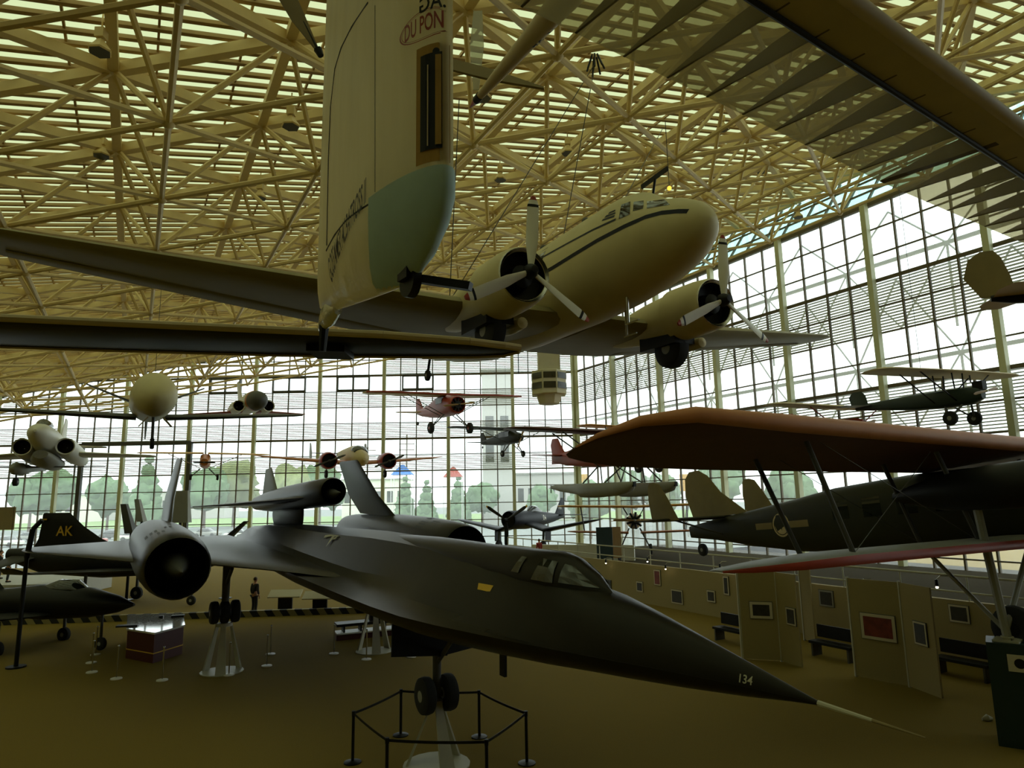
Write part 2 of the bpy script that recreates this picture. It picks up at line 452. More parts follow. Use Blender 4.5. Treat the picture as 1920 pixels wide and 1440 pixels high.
# big sliding door frame in the far wall
dm = MB()
pl, pr = at_y(149, 900, 61.6), at_y(353, 900, 61.6)
for p in (pl, pr): dm.beam((p.x, 61.6, 0), (p.x, 61.6, 10.9), .34, .34)
dm.beam((pl.x, 61.6, 10.85), (pr.x, 61.6, 10.85), .3, .34)
struct(dm.build('door_1', M['dkgrey'], smooth=False))
wf = MB()
for x0, x1 in ((395, 450), (512, 572), (633, 692), (755, 812)):
    p, q = at_y(x0, 720, 61.7), at_y(x1, 720, 61.7)
    for xx in (p.x, (p.x + q.x) / 2, q.x): wf.beam((xx, 61.75, ROW0 + 7 * ROW), (xx, 61.75, ROW0 + 8 * ROW), .26, .12)
    for zz in (ROW0 + 7 * ROW + .06, ROW0 + 8 * ROW - .06): wf.beam((p.x, 61.75, zz), (q.x, 61.75, zz), .12, .26)
struct(wf.build('trim_1', M['dkgrey'], smooth=False))

# ceiling: skylight strips between deck slats on a triangulated space frame
def u_range(v):
    lo, hi = -1e9, 2.3
    p0 = CN + D2 * v
    for c, n_, s in ((62.0, EE.y, 1), (YB, EE.y, -1)):       # Y limits
        t = (c - p0.y) / n_
        if s > 0: hi = min(hi, t)
        else: lo = max(lo, t)
    lo = max(lo, (XL - p0.x) / EE.x)
    return lo, hi
cz = bpy.data.objects.new('ceiling', None); COL.objects.link(cz); cz['kind'] = 'structure'
sk, dk, pu, rfb = MB(), MB(), MB(), MB()
SP = .55; vv = -92.0
while vv < 34:
    lo, hi = u_range(vv)
    if hi - lo > .5:
        a, b = uv(lo, vv), uv(hi, vv)
        dk.beam(a, b, .15, .11, up=V((0, 0, 1)))
        lo2, hi2 = u_range(vv + SP)
        if hi2 - lo2 > .5: (sk if vv > -60 and max(uv(lo, vv).y, uv(hi, vv).y) > 9 else rfb).add([uv(lo, vv, .12), uv(hi, vv, .12), uv(hi2, vv + SP, .12), uv(lo2, vv + SP, .12)], [(0, 1, 2, 3)])
    vv += SP
def inside(p, m=.4):
    q = V((p.x, p.y, 0)); return p.y < 62 - m and p.y > YB + m and p.x > XL + m and (q - CN).dot(EE) < 2.2 - m
def v_seg(u):
    """v extents inside the hall at this u"""
    lo, hi = -95.0, 40.0; p0 = CN + EE * u
    hi = min(hi, (62 - p0.y) / D2.y); lo = max(lo, (YB - p0.y) / D2.y)
    hi = min(hi, (XL - p0.x) / D2.x)
    return lo, hi
u = -75.0
while u < 2.2:
    lo, hi = v_seg(u)
    if hi - lo > 1: pu.beam(uv(u, lo, .05), uv(u, hi, .05), .06, .1)
    u += 2.08
struct(rfb.build('light_block_roof', M['deck'], cz, smooth=False, fix=False)) if rfb.f else None; struct(sk.build('skylight_panel', SKYL, cz, smooth=False, fix=False)); struct(dk.build('deck_slat', M['deck'], cz, smooth=False)); struct(pu.build('purlin', M['deck'], cz, smooth=False))  # opaque roof strips are unseen, added behind the camera to cut frontal light
A, Hh = 4.8, 4.8 * .866
U0, V0 = -36.5, -31.5
upn, lon = {}, {}
for i in range(-12, 12):
    for j in range(-16, 16):
        u, v = U0 + Hh * i, V0 + A * (j + .5 * (i % 2))
        upn[i, j] = uv(u, v, -.3); lon[i, j] = uv(u + Hh / 3, v + A / 2, -3.0)
def nbr(i, j):                                     # the two neighbours one column to the right
    return ((i + 1, j - 1), (i + 1, j)) if i % 2 == 0 else ((i + 1, j), (i + 1, j + 1))
uc, lc, wb, nd = MB(), MB(), MB(), MB()
for (i, j), p in upn.items():
    for q in ((i, j + 1),) + nbr(i, j):
        if q in upn and inside(p) and inside(upn[q]): uc.beam(p, upn[q], .26, .3)
for (i, j), p in lon.items():
    if not inside(p): continue
    for q in ((i, j + 1),) + nbr(i, j):
        if q in lon and inside(lon[q]): lc.tube(p, lon[q], .085, n=6, cap=False)
    nd.ball(p, .17, 8)
    for q in ((i, j), (i, j + 1)) + ((nbr(i, j)[1],)):
        if q in upn and inside(upn[q]): wb.tube(p, upn[q], .08, n=6, cap=False)
struct(uc.build('upper_chord', M['truss'], cz, smooth=False)); struct(lc.build('lower_chord', M['truss'], cz)); struct(wb.build('web_strut', M['truss'], cz)); struct(nd.build('truss_node', M['truss'], cz))

# raised platform on the right, its wall, and the outside
PE = at_z(1560, 1197, 0)                          # foot of the picture wall
t0 = D2 * 25; t1 = D2 * -20
pf = MB(); A0 = PE + t0; A1 = PE + t1
pf.prism([(0, 0), (1, 0), (1, 1), (0, 1)], A0 + EE * .12, (A1 - A0), EE * 14, V((0, 0, 1)), 1.5)
struct(pf.build('floor_platform', M['stage'], smooth=False))
struct(MB().beam(A0 + V((0, 0, .95)), A1 + V((0, 0, .95)), .2, 1.9).build('wall_gallery', M['panel'], smooth=False))

gd = MB(); gd.add([(-400, 62.3, -.05), (400, 62.3, -.05), (400, 500, -.05), (-400, 500, -.05)], [(0, 1, 2, 3)])
gd.add([CN + EE * .3 + V((0, 0, -.05)), CN + EE * 300 + V((0, 0, -.05)), CN - D2 * 120 + EE * 300 + V((0, 0, -.05)), CN - D2 * 120 + EE * .3 + V((0, 0, -.05))], [(0, 1, 2, 3)])
struct(gd.build('ground_outside', M['asphalt'], smooth=False))
lw_ = MB(); lw_.box((0, 210, 0), (500, 90, .1)); struct(lw_.build('lawn_outside', M['grass'], smooth=False))
#@@THINGS
# ------------------------------------------------------------------ shared aircraft pieces
def wheel(name, c, r, wd, parent, axis='y', hubm=None):
    """tyre with a wheel hub as sub-part"""
    c = V(c); pr = [(-wd / 2, r * .45), (-wd / 2, r * .8), (-wd * .38, r * .95), (0, r), (wd * .38, r * .95), (wd / 2, r * .8), (wd / 2, r * .45)]
    o = MB().lathe(pr, (0, 0, 0), axis, 22).build(name, M['rubber'], parent, loc=c)
    h = MB().lathe([(-wd * .52, .02), (-wd * .53, r * .2), (-wd * .45, r * .48), (wd * .45, r * .48), (wd * .53, r * .2), (wd * .52, .02)], (0, 0, 0), axis, 16).build('wheel_hub', hubm or M['grey'], o)
    return o
def blade_mb(r0, r1, wd, ang, x=0, c=(0, 0, 0), pitch=.6, th=.03, n=7, tip=.35):
    mb = MB(); rings = []; c = V(c)
    ca, sa = math.cos(ang), math.sin(ang)
    er = V((0, sa, ca)); et = V((0, ca, -sa)); ex = V((1, 0, 0))
    for i in range(n):
        t = i / (n - 1); r = r0 + (r1 - r0) * t
        ww = wd * (.45 + .55 * min(1, t * 3)) * (1 if t < .8 else 1 - (1 - tip) * ((t - .8) / .2) ** 2)
        tw = pitch * (1.25 - t * .85); k = th * (1.6 - 1.3 * t)
        a = et * math.cos(tw) + ex * math.sin(tw); b = ex * math.cos(tw) - et * math.sin(tw)
        rings.append([c + V((x, 0, 0)) + er * r + a * (ww / 2 * math.cos(2 * PI * j / 10)) + b * (k * math.sin(2 * PI * j / 10)) for j in range(10)])
    return mb.loft(rings)
def propeller(parent, c, R, wd, angs, m, hubr, hublen, hubm, bands=None, pitch=.6):
    c = V(c)
    for a in angs:
        b = blade_mb(hubr * .6, R, wd, a, pitch=pitch).build('propeller_blade', m, parent, loc=c)
        if bands:
            for r0, r1, bm in bands:
                mb = MB(); er = V((0, math.sin(a), math.cos(a))); et = V((0, math.cos(a), -math.sin(a)))
                t = (r0 + r1) / 2 / R; tw = pitch * (1.25 - t * .85); A_ = et * math.cos(tw) + V((1, 0, 0)) * math.sin(tw); B_ = V((1, 0, 0)) * math.cos(tw) - et * math.sin(tw)
                rr = []
                for r in (r0, r1):
                    tt = (r - hubr * .6) / (R - hubr * .6); ww = wd * (1 if tt < .8 else 1 - .65 * ((tt - .8) / .2) ** 2) * 1.03
                    rr.append([er * r + A_ * (ww / 2 * math.cos(2 * PI * j / 10)) + B_ * (.024 * math.sin(2 * PI * j / 10)) for j in range(10)])
                mb.loft(rr).build('tip_band', bm, b)
    MB().lathe([(hublen, .01), (hublen * .97, hubr * .5), (hublen * .6, hubr * .75), (hublen * .1, hubr), (-hublen * .4, hubr), (-hublen * .4, .01)], (0, 0, 0), 'x', 16).build('propeller_hub', hubm, parent, loc=c)
def pair(fn):
    for s in (-1, 1): fn(s)

# ------------------------------------------------------------------ the black jet
SRP, SRA = V((2.956, 7.102, 3.261)), (-59.08, -1.28, 0)
sr = thing('reconnaissance_jet', 'long black reconnaissance jet with needle nose standing on white jacks, smaller drone on its back', 'airplane', SRP, SRA)
SRM = sr.matrix_world.copy()
def sr_ring(x, w_, ztop, zch, zbot, rb, n=15):
    top, bot = [], []
    for i in range(n):
        y = -w_ * math.cos(PI * i / (n - 1)); uu = abs(y) / max(w_, 1e-6)
        c = math.sqrt(max(0, 1 - min(1, (y / rb)) ** 2)) if abs(y) < rb else 0
        s = max(c, .34 * (1 - uu) ** 1.2) if w_ > rb * 1.02 else math.sqrt(max(0, 1 - uu * uu)) * .8 + .2 * (1 - uu)
        top.append(V((x, y, zch + (ztop - zch) * s)))
        cb = math.sqrt(max(0, 1 - uu * uu)); bot.append(V((x, y, zch - (zch - zbot) * cb)))
    return top + bot[-2:0:-1]
SRF = [(0, .02, .02, 0, -.02), (-.3, .07, .085, 0, -.06), (-.86, .16, .21, -.01, -.15), (-1.64, .32, .375, -.03, -.25), (-2.43, .52, .53, -.05, -.33), (-3.2, .71, .66, -.07, -.4), (-4, .9, .74, -.09, -.48), (-5, 1.15, .8, -.1, -.55), (-6, 1.42, .86, -.1, -.6), (-7, 1.62, .92, -.1, -.62), (-8.2, 1.72, .98, -.1, -.64), (-10, 1.78, 1.03, -.1, -.66), (-12, 1.86, 1.03, -.08, -.68), (-14, 1.95, .98, -.05, -.68), (-17, 1.95, .9, 0, -.66), (-21, 1.8, .8, 0, -.6), (-25, 1.5, .64, .03, -.45), (-28, 1.0, .42, .05, -.25), (-29.6, .35, .2, .06, -.08)]
fz = MB(); fz.loft([sr_ring(x, w_, zt, zc, zb, min(.8, w_ * .97)) for x, w_, zt, zc, zb in SRF])
sfz = fz.build('fuselage', M['blackbird'], sr, ang=30)
bv = fz.bvh()
# two cockpits
cn = MB().fus([(-3.15, .62, .03, .03, .1), (-3.5, .6, .2, .27, .2), (-3.95, .58, .34, .48, .25), (-4.3, .57, .4, .555, .25), (-5.0, .56, .43, .55, .25), (-5.8, .6, .42, .5, .25), (-6.6, .66, .42, .42, .3), (-7.6, .72, .42, .36, .3), (-9.2, .78, .4, .28, .3), (-11.2, .8, .25, .2, .3)], 20)
cno = cn.build('canopy', M['blackbird'], sr)
cb = cn.bvh()
for poly in ([(-3.3, .70), (-3.98, .72), (-3.98, .98), (-3.8, .95)], [(-4.1, .70), (-4.62, .7), (-4.5, 1.02), (-4.14, 1.0)], [(-5.0, .76), (-5.22, .76), (-5.1, 1.0), (-4.95, 1.0)]):
    for s in (-1, 1):
        decal(cb, poly, [tuple(range(len(poly)))], (0, 3 * s, 0), (1, 0, 0), (0, 0, 1), (0, -s, 0), 'cockpit_window', M['glassdark'], cno, sub=2, off=.02)
MB().tube((.0, 0, 0), (.55, 0, -.01), .03, .018).build('pitot_probe', M['ivory'], sr)
MB().tube((.55, 0, -.01), (1.02, 0, -.02), .017, .007).build('pitot_tip', M['rib'], sr)
def sr_wing(s):
    MB().wing([(-11.6, s * 1.2, 0, 17.4, .2), (-14.6, s * 2.4, 0, 14.3, .26), (-17.0, s * 3.6, 0, 11.6, .3), (-18.4, s * 5.1, 0, 10.0, .24), (-20.6, s * 6.4, 0, 7.1, .2), (-22.8, s * 7.6, .0, 4.3, .14), (-24.0, s * 8.3, .0, 2.6, .08), (-24.9, s * 8.5, 0, 1.3, .04)], 11).build('wing', M['blackbird'], sr)
    c = (0, s * 4.33, 0)
    n_ = MB().lathe([(-16.2, .80), (-16.35, .85), (-17.2, .92), (-19, .98), (-22, .99), (-25, .93), (-27.6, .83), (-28.6, .74), (-28.6, .6)], c, 'x', 36, cap=False)
    no = n_.build('engine_nacelle', M['blackbird'], sr)
    MB().lathe([(-16.2, .80), (-16.5, .77), (-18.0, .74), (-18.0, .02)], c, 'x', 32, cap=False).build('inlet_duct', M['black'], no)
    MB().lathe([(-15.1, .01), (-16.4, .27), (-17.3, .44), (-18.0, .5)], c, 'x', 24).build('inlet_spike', M['dkgrey'], no)
    MB().lathe([(-28.55, .66), (-27.2, .5), (-27.2, .02)], c, 'x', 24, cap=False).build('exhaust_nozzle', M['black'], no)
    nb = n_.bvh()
    for x0, a0, ln in ((-17.6, .5, .5), (-18.3, .75, .6), (-18.6, .1, .4)):
        for q in (0, 1, 2) if ln > .55 else (0, 1):
            decal(nb, *rect(x0 - ln, -.035, x0, .035), (0, s * 4.33 - s * math.sin(a0 + q * .16) * 0 + (a0 + q * .2) * -.6 * 1.0, 3), (1, 0, 0), (0, 1, 0), (0, 0, -1), 'bypass_slot', M['black'], no, sub=2)
    MB().wing([(-22.0, s * 4.12, .9, 4.6, .2), (-23.7, s * 3.95, 1.75, 4.2, .17), (-25.4, s * 3.6, 3.25, 3.0, .11), (-25.6, s * 3.59, 3.33, 2.6, .05)], 9, vertical=True).build('tail_fin', M['blackbird'], sr)
    g = MB().tube((-19.9, s * 2.54, -.3), (-19.9, s * 2.54, -1.86), .13, .11, 12).tube((-19.9, s * 2.54, -1.0), (-18.9, s * 2.54, -.4), .06).build('main_gear_leg', M['dkgrey'], sr)
    for k in (-.32, 0, .32): wheel('main_wheel', (-19.9, s * 2.54 + k, -1.86), .36, .26, sr)
pair(sr_wing)
ng = MB().tube((-8.96, 0, -.4), (-8.96, 0, -2.1), .1, .085, 12).tube((-8.96, 0, -1.5), (-7.9, 0, -.6), .05).tube((-8.96, -.3, -2.1), (-8.96, .3, -2.1), .07).build('nose_gear_leg', M['dkgrey'], sr)
for k in (-.12, .1): MB().ball((-8.88, k, -1.02 - k), .075, 12).build('gear_fitting', M['steel'], ng)
for s in (-1, 1):
    wheel('nose_wheel', (-8.96, s * .25, -2.1), .37, .25, sr)
    MB().beam((-8.9, s * .42, -.5), (-8.7, s * .5, -1.25), .05, 1.2, up=V((0, 1, 0))).build('gear_door', M['black'], sr)
MB().beam((-5.6, -.35, -.5), (-5.6, -.35, -.95), .05, .16, up=V((1, 0, 0))).build('blade_antenna', M['black'], sr)
# markings
side = dict(u=(1, 0, 0), v=(0, 0, 1), d=(0, 1, 0))
def mark(vs, fs, x, z, name, m, sub=0, rot=0.0, b=bv, par=sfz):
    c, s = math.cos(rot), math.sin(rot); vs = [(a * c - e * s, a * s + e * c) for a, e in vs]
    return decal(b, vs, fs, (x, -4, z), (1, 0, 0), (0, 0, 1), (0, 1, 0), name, m, par, sub=sub)
surf_patch(bv, SRM, [((899, 1094), (927, 1099), (920, 1111), (897, 1106))], 'yellow_stencil_patch', M['gold'], sfz, off=.022)
surf_patch(bv, SRM, [((950, 1062), (966, 1062), (949, 1082), (945, 1083))], 'red_rescue_triangle', M['red'], sfz, off=.022, n=3)
surf_patch(bv, SRM, [((911, 1040), (930, 1033), (931, 1037), (906, 1047)), ((911, 1049), (926, 1043), (921, 1053), (916, 1054))], 'white_stencil_line', M['ivory'], sfz, off=.022, n=3)
surf_patch(bv, SRM, [((619, 1014), (625, 1004), (631, 1004), (612, 1026)), ((611, 1004), (622, 1003), (622, 1006), (608, 1009)), ((628, 1009), (634, 1006), (630, 1012), (624, 1012)), ((622, 1003), (636, 1005), (636, 1007), (622, 1006))], 'star_insignia', M['ivory'], sfz, off=.022, n=3)
tv, tf = text_mesh('134', .12); mark(tv, tf, -.78, .06, 'tail_number', M['ivory'], 0)
# pylon under the drone
MB().fus([(-20.6, 1.12, .05, .5, .4), (-21.2, 1.12, .2, .5, .4), (-23, 1.1, .26, .5, .45), (-24.8, 1.05, .18, .5, .5), (-25.3, 1.05, .04, .5, .5)], 16).build('drone_pylon', M['blackbird'], sr)
# drone
dr = thing('drone', 'small black delta-wing drone riding on the back of the long black jet', 'drone', SRM @ V((-16.8, 0, 2.0)), (SRA[0], 1.6, 0))
df = MB().lathe([(0, .40), (-.15, .44), (-2.5, .47), (-6, .48), (-9, .44), (-11.4, .34), (-12.2, .3)], (0, 0, 0), 'x', 28, cap=False); df.build('fuselage', M['blackbird'], dr)
ic = MB().lathe([(0, .40), (-.4, .37), (-1.6, .33), (-1.6, .01)], (0, 0, 0), 'x', 24, cap=False).build('inlet_duct', M['black'], dr)
MB().lathe([(.75, .01), (-.2, .17), (-1.5, .25)], (0, 0, -.08), 'x', 18).build('inlet_cone', M['dkgrey'], dr)
MB().lathe([(-12.15, .29), (-11.6, .22), (-11.6, .01)], (0, 0, 0), 'x', 18, cap=False).build('exhaust_nozzle', M['black'], dr)
def dw(s): MB().wing([(-1.0, s * .3, -.12, 11.2, .22), (-5.0, s * 1.0, -.12, 7.0, .17), (-8.4, s * 1.8, -.12, 3.4, .1), (-10.2, s * 2.5, -.12, 1.4, .05), (-10.6, s * 2.9, -.12, .9, .03)], 9).build('wing', M['blackbird'], dr)
pair(dw)
MB().wing([(-8.0, 0, .35, 3.2, .12), (-9.3, 0, 1.4, 1.4, .07), (-9.4, 0, 1.45, 1.2, .03)], 9, vertical=True).build('tail_fin', M['grey'], dr)
# jacks under the wheels
def jack(p, h, bw, tw, label, name='jack_stand', yaw=0):
    t = thing(name, label, 'jack stand', p, (yaw, 0, 0), 'white jacks under the black jet')
    for k in range(3):
        a = 2 * PI * k / 3 + .5; d_ = V((math.cos(a), math.sin(a), 0)); n_ = V((-d_.y, d_.x, 0))
        MB().loft([[d_ * bw + n_ * .16, d_ * bw - n_ * .16, d_ * (bw - .05) - n_ * .16, d_ * (bw - .05) + n_ * .16], [d_ * tw + n_ * .07 + V((0, 0, h)), d_ * tw - n_ * .07 + V((0, 0, h)), d_ * (tw - .04) - n_ * .07 + V((0, 0, h)), d_ * (tw - .04) + n_ * .07 + V((0, 0, h))]]).build('jack_leg', M['ivory'], t, smooth=False)
    MB().lathe([(h - .1, tw + .02), (h, tw + .02)], (0, 0, 0), 'z', 16).build('saddle_plate', M['ivory'], t)
    MB().lathe([(0, bw + .06), (.03, bw + .06)], (0, 0, 0), 'z', 3 * 6).build('base_plate', M['ivory'], t)
nw_ = SRM @ V((-8.96, 0, -2.1))
jack((nw_.x, nw_.y, 0), nw_.z - .12, .62, .1, 'tall white tapered jack holding up the twin nose wheels of the black jet', yaw=30)
for s, lb in ((-1, 'white tapered jack under the main wheels nearest the lit map table'), (1, 'white tapered jack under the main wheels beside the low dark bench')):
    p = SRM @ V((-19.9, s * 2.54, -1.86)); jack((p.x, p.y, 0), p.z - .34, .6, .24, lb, yaw=20)

# ------------------------------------------------------------------ the twin-engined airliner
dc = thing('airliner', 'silver-grey twin propeller airliner with navy stripe hanging nose-up from the ceiling trusses', 'airplane', (4.158, 13.156, 11.022), (-62.69, -.73, .3))
DCM = dc.matrix_world.copy()
st = [(0, -.1, .04, .04, .04), (-.08, -.1, .26, .25, .26), (-.3, -.08, .5, .46, .5), (-.7, -.06, .74, .66, .74), (-1.15, -.03, .92, .78, .9), (-1.45, 0, 1.0, .92, 1.0), (-1.85, 0, 1.07, 1.2, 1.08), (-2.3, 0, 1.14, 1.3, 1.14), (-3, 0, 1.2, 1.3, 1.22), (-4.5, 0, 1.24, 1.28, 1.3), (-8, 0, 1.25, 1.27, 1.3), (-11, .05, 1.2, 1.2, 1.2), (-13.5, .2, 1.0, .98, .95), (-16, .38, .72, .68, .62), (-18, .55, .42, .4, .34), (-19.5, .7, .1, .15, .1)]
dfm = MB().fus(st, 32); dfo = dfm.build('fuselage', M['dc3'], dc, ang=60); db = dfm.bvh()
def ds(vs, fs, s=-1, name='window', m=None, org=None, u=(1, 0, 0), v=(0, 0, 1), d=None, sub=1, par=None):
    return decal(db, vs, fs, org or (0, 4 * s, 0), u, v, d or (0, -s, 0), name, m or M['glassdark'], par or dfo, sub=sub)
for s in (-1, 1):
    for q in range(7): ds(*rect(-5.3 - q * 1.05, .3, -4.9 - q * 1.05, .75), s)
def stripe(px, tail, w0, nm):
    pts = []
    for q in px:
        h, n_ = hit(db, DCM.inverted(), *q)
        if h: pts.append((h.x, h.z))
    x, z = pts[-1]
    for k in range(1, 40):
        if x - .25 * k < -15.5: break
        pts.append((x - .25 * k, z + tail * k * .25))
    for s in (-1, 1): ds(*strip2(pts, w0), s, nm, M['navy'], sub=0)
def densify(pl, n=6): return [(a[0] + (b[0] - a[0]) * i / n, a[1] + (b[1] - a[1]) * i / n) for a, b in zip(pl[:-1], pl[1:]) for i in range(n)] + [pl[-1]]
stripe(densify([(1290, 396), (1270, 396), (1240, 399), (1210, 407), (1170, 425), (1120, 451), (1075, 478), (1035, 503)]), .012, .1, 'navy_stripe')
stripe(densify([(1155, 411), (1110, 432), (1065, 456), (1018, 482)]), .012, .055, 'navy_stripe')
surf_patch(db, DCM, [((1165, 384), (1182, 378), (1181, 402), (1160, 411))], 'side_window', M['glassdark'], dfo, mirror=True)
surf_patch(db, DCM, [((1188, 379), (1207, 376), (1206, 391), (1187, 396))], 'side_window', M['glassdark'], dfo, mirror=True)
surf_patch(db, DCM, [((1213, 378), (1246, 374), (1256, 384), (1213, 391))], 'windscreen', M['glassdark'], dfo, mirror=True)
surf_patch(db, DCM, [((1143, 398), (1154, 393), (1154, 396), (1140, 402)), ((1137, 404), (1154, 398), (1154, 401), (1133, 409)), ((1131, 411), (1153, 403), (1152, 407), (1128, 415))], 'louvre_marking', M['navy'], dfo, mirror=True)
def dcw(s):
    MB().wing([(-4.9, s * .5, -1.0, 4.8, .62), (-4.95, s * 2.8, -1.0, 4.75, .6), (-5.0, s * 3.7, -.98, 4.6, .56), (-6.5, s * 9, -.3, 3.3, .36), (-7.7, s * 13.4, .25, 2.1, .2), (-8.2, s * 14.2, .35, 1.3, .12), (-8.7, s * 14.45, .38, .5, .05)], 11, camber=.02).build('wing', M['wingshade'], dc)
    MB().wing([(-8.3, s * 3.9, -1.02, .95, .05), (-8.7, s * 9, -.36, .7, .05), (-9.0, s * 13.3, .18, .5, .04)], 6).build('aileron', M['wingshade'], dc)
    c = (0, s * 2.82, -.85)
    n_ = MB().lathe([(-2.95, .56), (-2.88, .63), (-3.0, .68), (-3.4, .72), (-4.3, .73), (-4.35, .66), (-5.4, .6), (-7, .42), (-8.2, .12)], c, 'x', 32, cap=False).build('engine_nacelle', M['dc3'], dc)
    MB().lathe([(-2.96, .57), (-3.25, .57), (-3.3, .3), (-3.0, .26), (-2.9, .02)], c, 'x', 28, cap=False).build('radial_engine', M['black'], n_)
    MB().lathe([(-2.93, .57), (-2.87, .62), (-2.9, .64)], c, 'x', 32, cap=False).build('cowl_lip', M['steel'], n_)
    propeller(dc, (-2.6, s * 2.82, -.85), 1.75, .27, (.06, .06 + 2 * PI / 3, .06 + 4 * PI / 3), M['white'], .17, .2, M['black'], bands=[(1.5, 1.56, M['black']), (1.56, 1.66, M['white']), (1.66, 1.755, M['red'])], pitch=.55)
    MB().lathe([(-4.0, .01), (-4.05, .14), (-4.6, .17), (-5.3, .1), (-5.4, .01)], (0, s * 2.82 + .55, -1.62), 'x', 14).build('oil_cooler', M['dc3'], n_)
    MB().box((-4.9, s * 2.82, -1.42), (1.5, .72, .5)).build('wheel_well', M['black'], n_, smooth=False)
    wheel('main_wheel', (-4.7, s * 2.82, -1.72), .57, .42, dc)
    MB().wing([(-16.3, s * .3, .55, 2.6, .2), (-17.3, s * 3.2, .55, 1.5, .12), (-17.9, s * 4.0, .55, .7, .05)], 7).build('tailplane', M['dc3'], dc)
pair(dcw)
MB().wing([(-15.4, 0, .9, 3.6, .22), (-17.0, 0, 2.4, 2.4, .16), (-17.9, 0, 3.4, 1.4, .09), (-18.3, 0, 3.6, .7, .04)], 9, vertical=True).build('tail_fin', M['dc3'], dc)
wheel('tail_wheel', (-16.8, 0, -.75), .24, .16, dc); MB().tube((-16.5, 0, 0), (-16.8, 0, -.7), .06).build('tail_wheel_strut', M['black'], dc)
for y, x, L in ((-.25, -2.6, .62), (.3, -3.4, .7)):
    MB().tube((x, y, -1.1), (x, y, -1.15 - L), .035).tube((x - .1, y, -1.15 - L), (x + .4, y, -1.15 - L), .022).build('pitot_mast', M['steel'], dc)
MB().tube((-1.9, .1, 1.2), (-1.8, .1, 1.55), .03).beam((-2.3, .1, 1.55), (-1.35, .1, 1.6), .05, .1).build('loop_antenna', M['black'], dc, smooth=False)
for x in (-4.2, -6.4): MB().ball((x, -.25, 1.32), .12, 10).build('radio_dome', M['dkgrey'], dc)
MB().tube((-8.6, 0, -1.25), (-8.6, 0, -2.0), .015).build('wire_aerial', M['black'], dc)

# ------------------------------------------------------------------ the human-powered aircraft with its pod
GP = V((-.25, 2.6, 6.25))
ga = thing('human_powered_aircraft', 'cream plastic film pod with pale blue nose hanging under a long ribbed see-through wing', 'airplane', GP, (-55, 0, 0))
GM = ga.matrix_world.copy(); GI = GM.inverted()
PL, PW = 1.55, .165
def pod_half(t):                                    # teardrop half width at chord fraction
    return PW * 2.6 * math.sqrt(max(t, 0)) * (1 - t) ** .75 * .78 if t < 1 else 0
def pod_ring(z, ls, ws, x0, n=25):
    a = []
    for i in range(n):
        t = (1 - math.cos(PI * i / (n - 1))) / 2
        a.append((x0 - t * PL * ls, max(.004, pod_half(t) * ws), z + .1 * t * (1 - min(1, max(0, z / .5)))))
    return [V((x, -y, zz)) for x, y, zz in a] + [V((x, y, zz)) for x, y, zz in a[-2:0:-1]]
PZ = [(0.0, .6, .12, -.36), (.03, .76, .42, -.25), (.09, .88, .68, -.14), (.2, .97, .9, -.04), (.30, 1, 1, 0), (.405, 1, 1, 0), (.8, 1, 1, 0), (1.3, 1, 1, 0), (1.9, .99, .98, -.01), (2.7, .97, .95, -.02)]
pod = MB(); pod.loft([pod_ring(z, a, b, x0) for z, a, b, x0 in PZ])
po = pod.build('pod', M['mylar_pod'], ga, ang=60); pb_ = pod.bvh()
bf = MB(); br = []
for z, a, b, x0 in PZ[:6]:
    r_ = pod_ring(z, a, b * 1.04, x0 + .01)
    br.append([r_[i] for i in range(-9, 0)] + [r_[i] for i in range(0, 10)])
bf.loft(br, cap=False, closed=False); bf.build('nose_fairing', M['bluefair'], ga, ang=60)
def pdx(vs, fs, px, py, name, m, sub=1, off=.004, flat=True):
    c, n_ = hit(pb_, GI, px, py); n_ = V((n_.x, n_.y, 0)).normalized()
    if n_.y > 0: n_ = -n_
    u_ = V((0, 0, 1)).cross(n_)
    return decal(pb_, vs, fs, c + n_ * .6, u_, (0, 0, 1), -n_, name, m, po, off=off, sub=sub)
WC = (808, 192)
pdx(*rect(-.075, -.27, .07, .27), *WC, 'window_surround', M['foam'], 3, off=.004)
pdx(*rect(-.05, -.215, .052, .225), *WC, 'window_opening', M['black'], 3, off=.007)
pdx(*rect(-.012, -.2, -.006, .17), *WC, 'seat_tube', M['cream'], 2, off=.012)
pdx(*rect(.025, -.2, .05, .21), *WC, 'window_lining', M['foam'], 2, off=.010)
pdx(*disc2(.016), 818, 97, 'vent_hole', M['black'], 0, off=.006)
LC = (797, 47)
for r1, r2, k in ((.155, .147, .46), (.142, .138, .44)): pdx(*ring2(r1, r2, 36, 1.0, k), *LC, 'oval_logo_ring', M['red'], 0, off=.006)
tv, tf = text_mesh('DU PONT', .105); tv = [(x * .52, y * 1.1) for x, y in tv]; pdx(tv, tf, *LC, 'logo_lettering', M['red'], 0, off=.007)
tv, tf = text_mesh('II.AG', .1); tv = [(-x * .8, y) for x, y in tv]; pdx(tv, tf, 818, 4, 'registration_lettering', M['black'], 0, off=.007)
tv, tf = text_mesh('GOSSAMER ALBATROSS II', .1)
tv = [(x * .5, y * 1.75 + .2 * x) for x, y in tv]; pdx(tv, tf, 645, 440, 'name_lettering', M['black'], 0, off=.006)
tp = MB()
def tape(pts, r):
    q = [hit(pb_, GI, *s) for s in pts]; q = [a + b * .003 for a, b in q if a]
    tp.path(q, r)
tape([(612, 470), (628, 440), (650, 412), (675, 393), (700, 378)], .007)
tape([(613, 460), (614, 400), (616, 300), (620, 200), (628, 130), (640, 90), (660, 50), (690, 5)], .007)
tape([(703, y) for y in (10, 60, 120, 200, 280, 360)], .004)
tp.build('dark_tape_edge', M['black'], ga)
MB().lathe([(-.02, .07), (.02, .07)], (-.33, 0, .0), 'y', 20).build('landing_wheel', M['black'], ga)
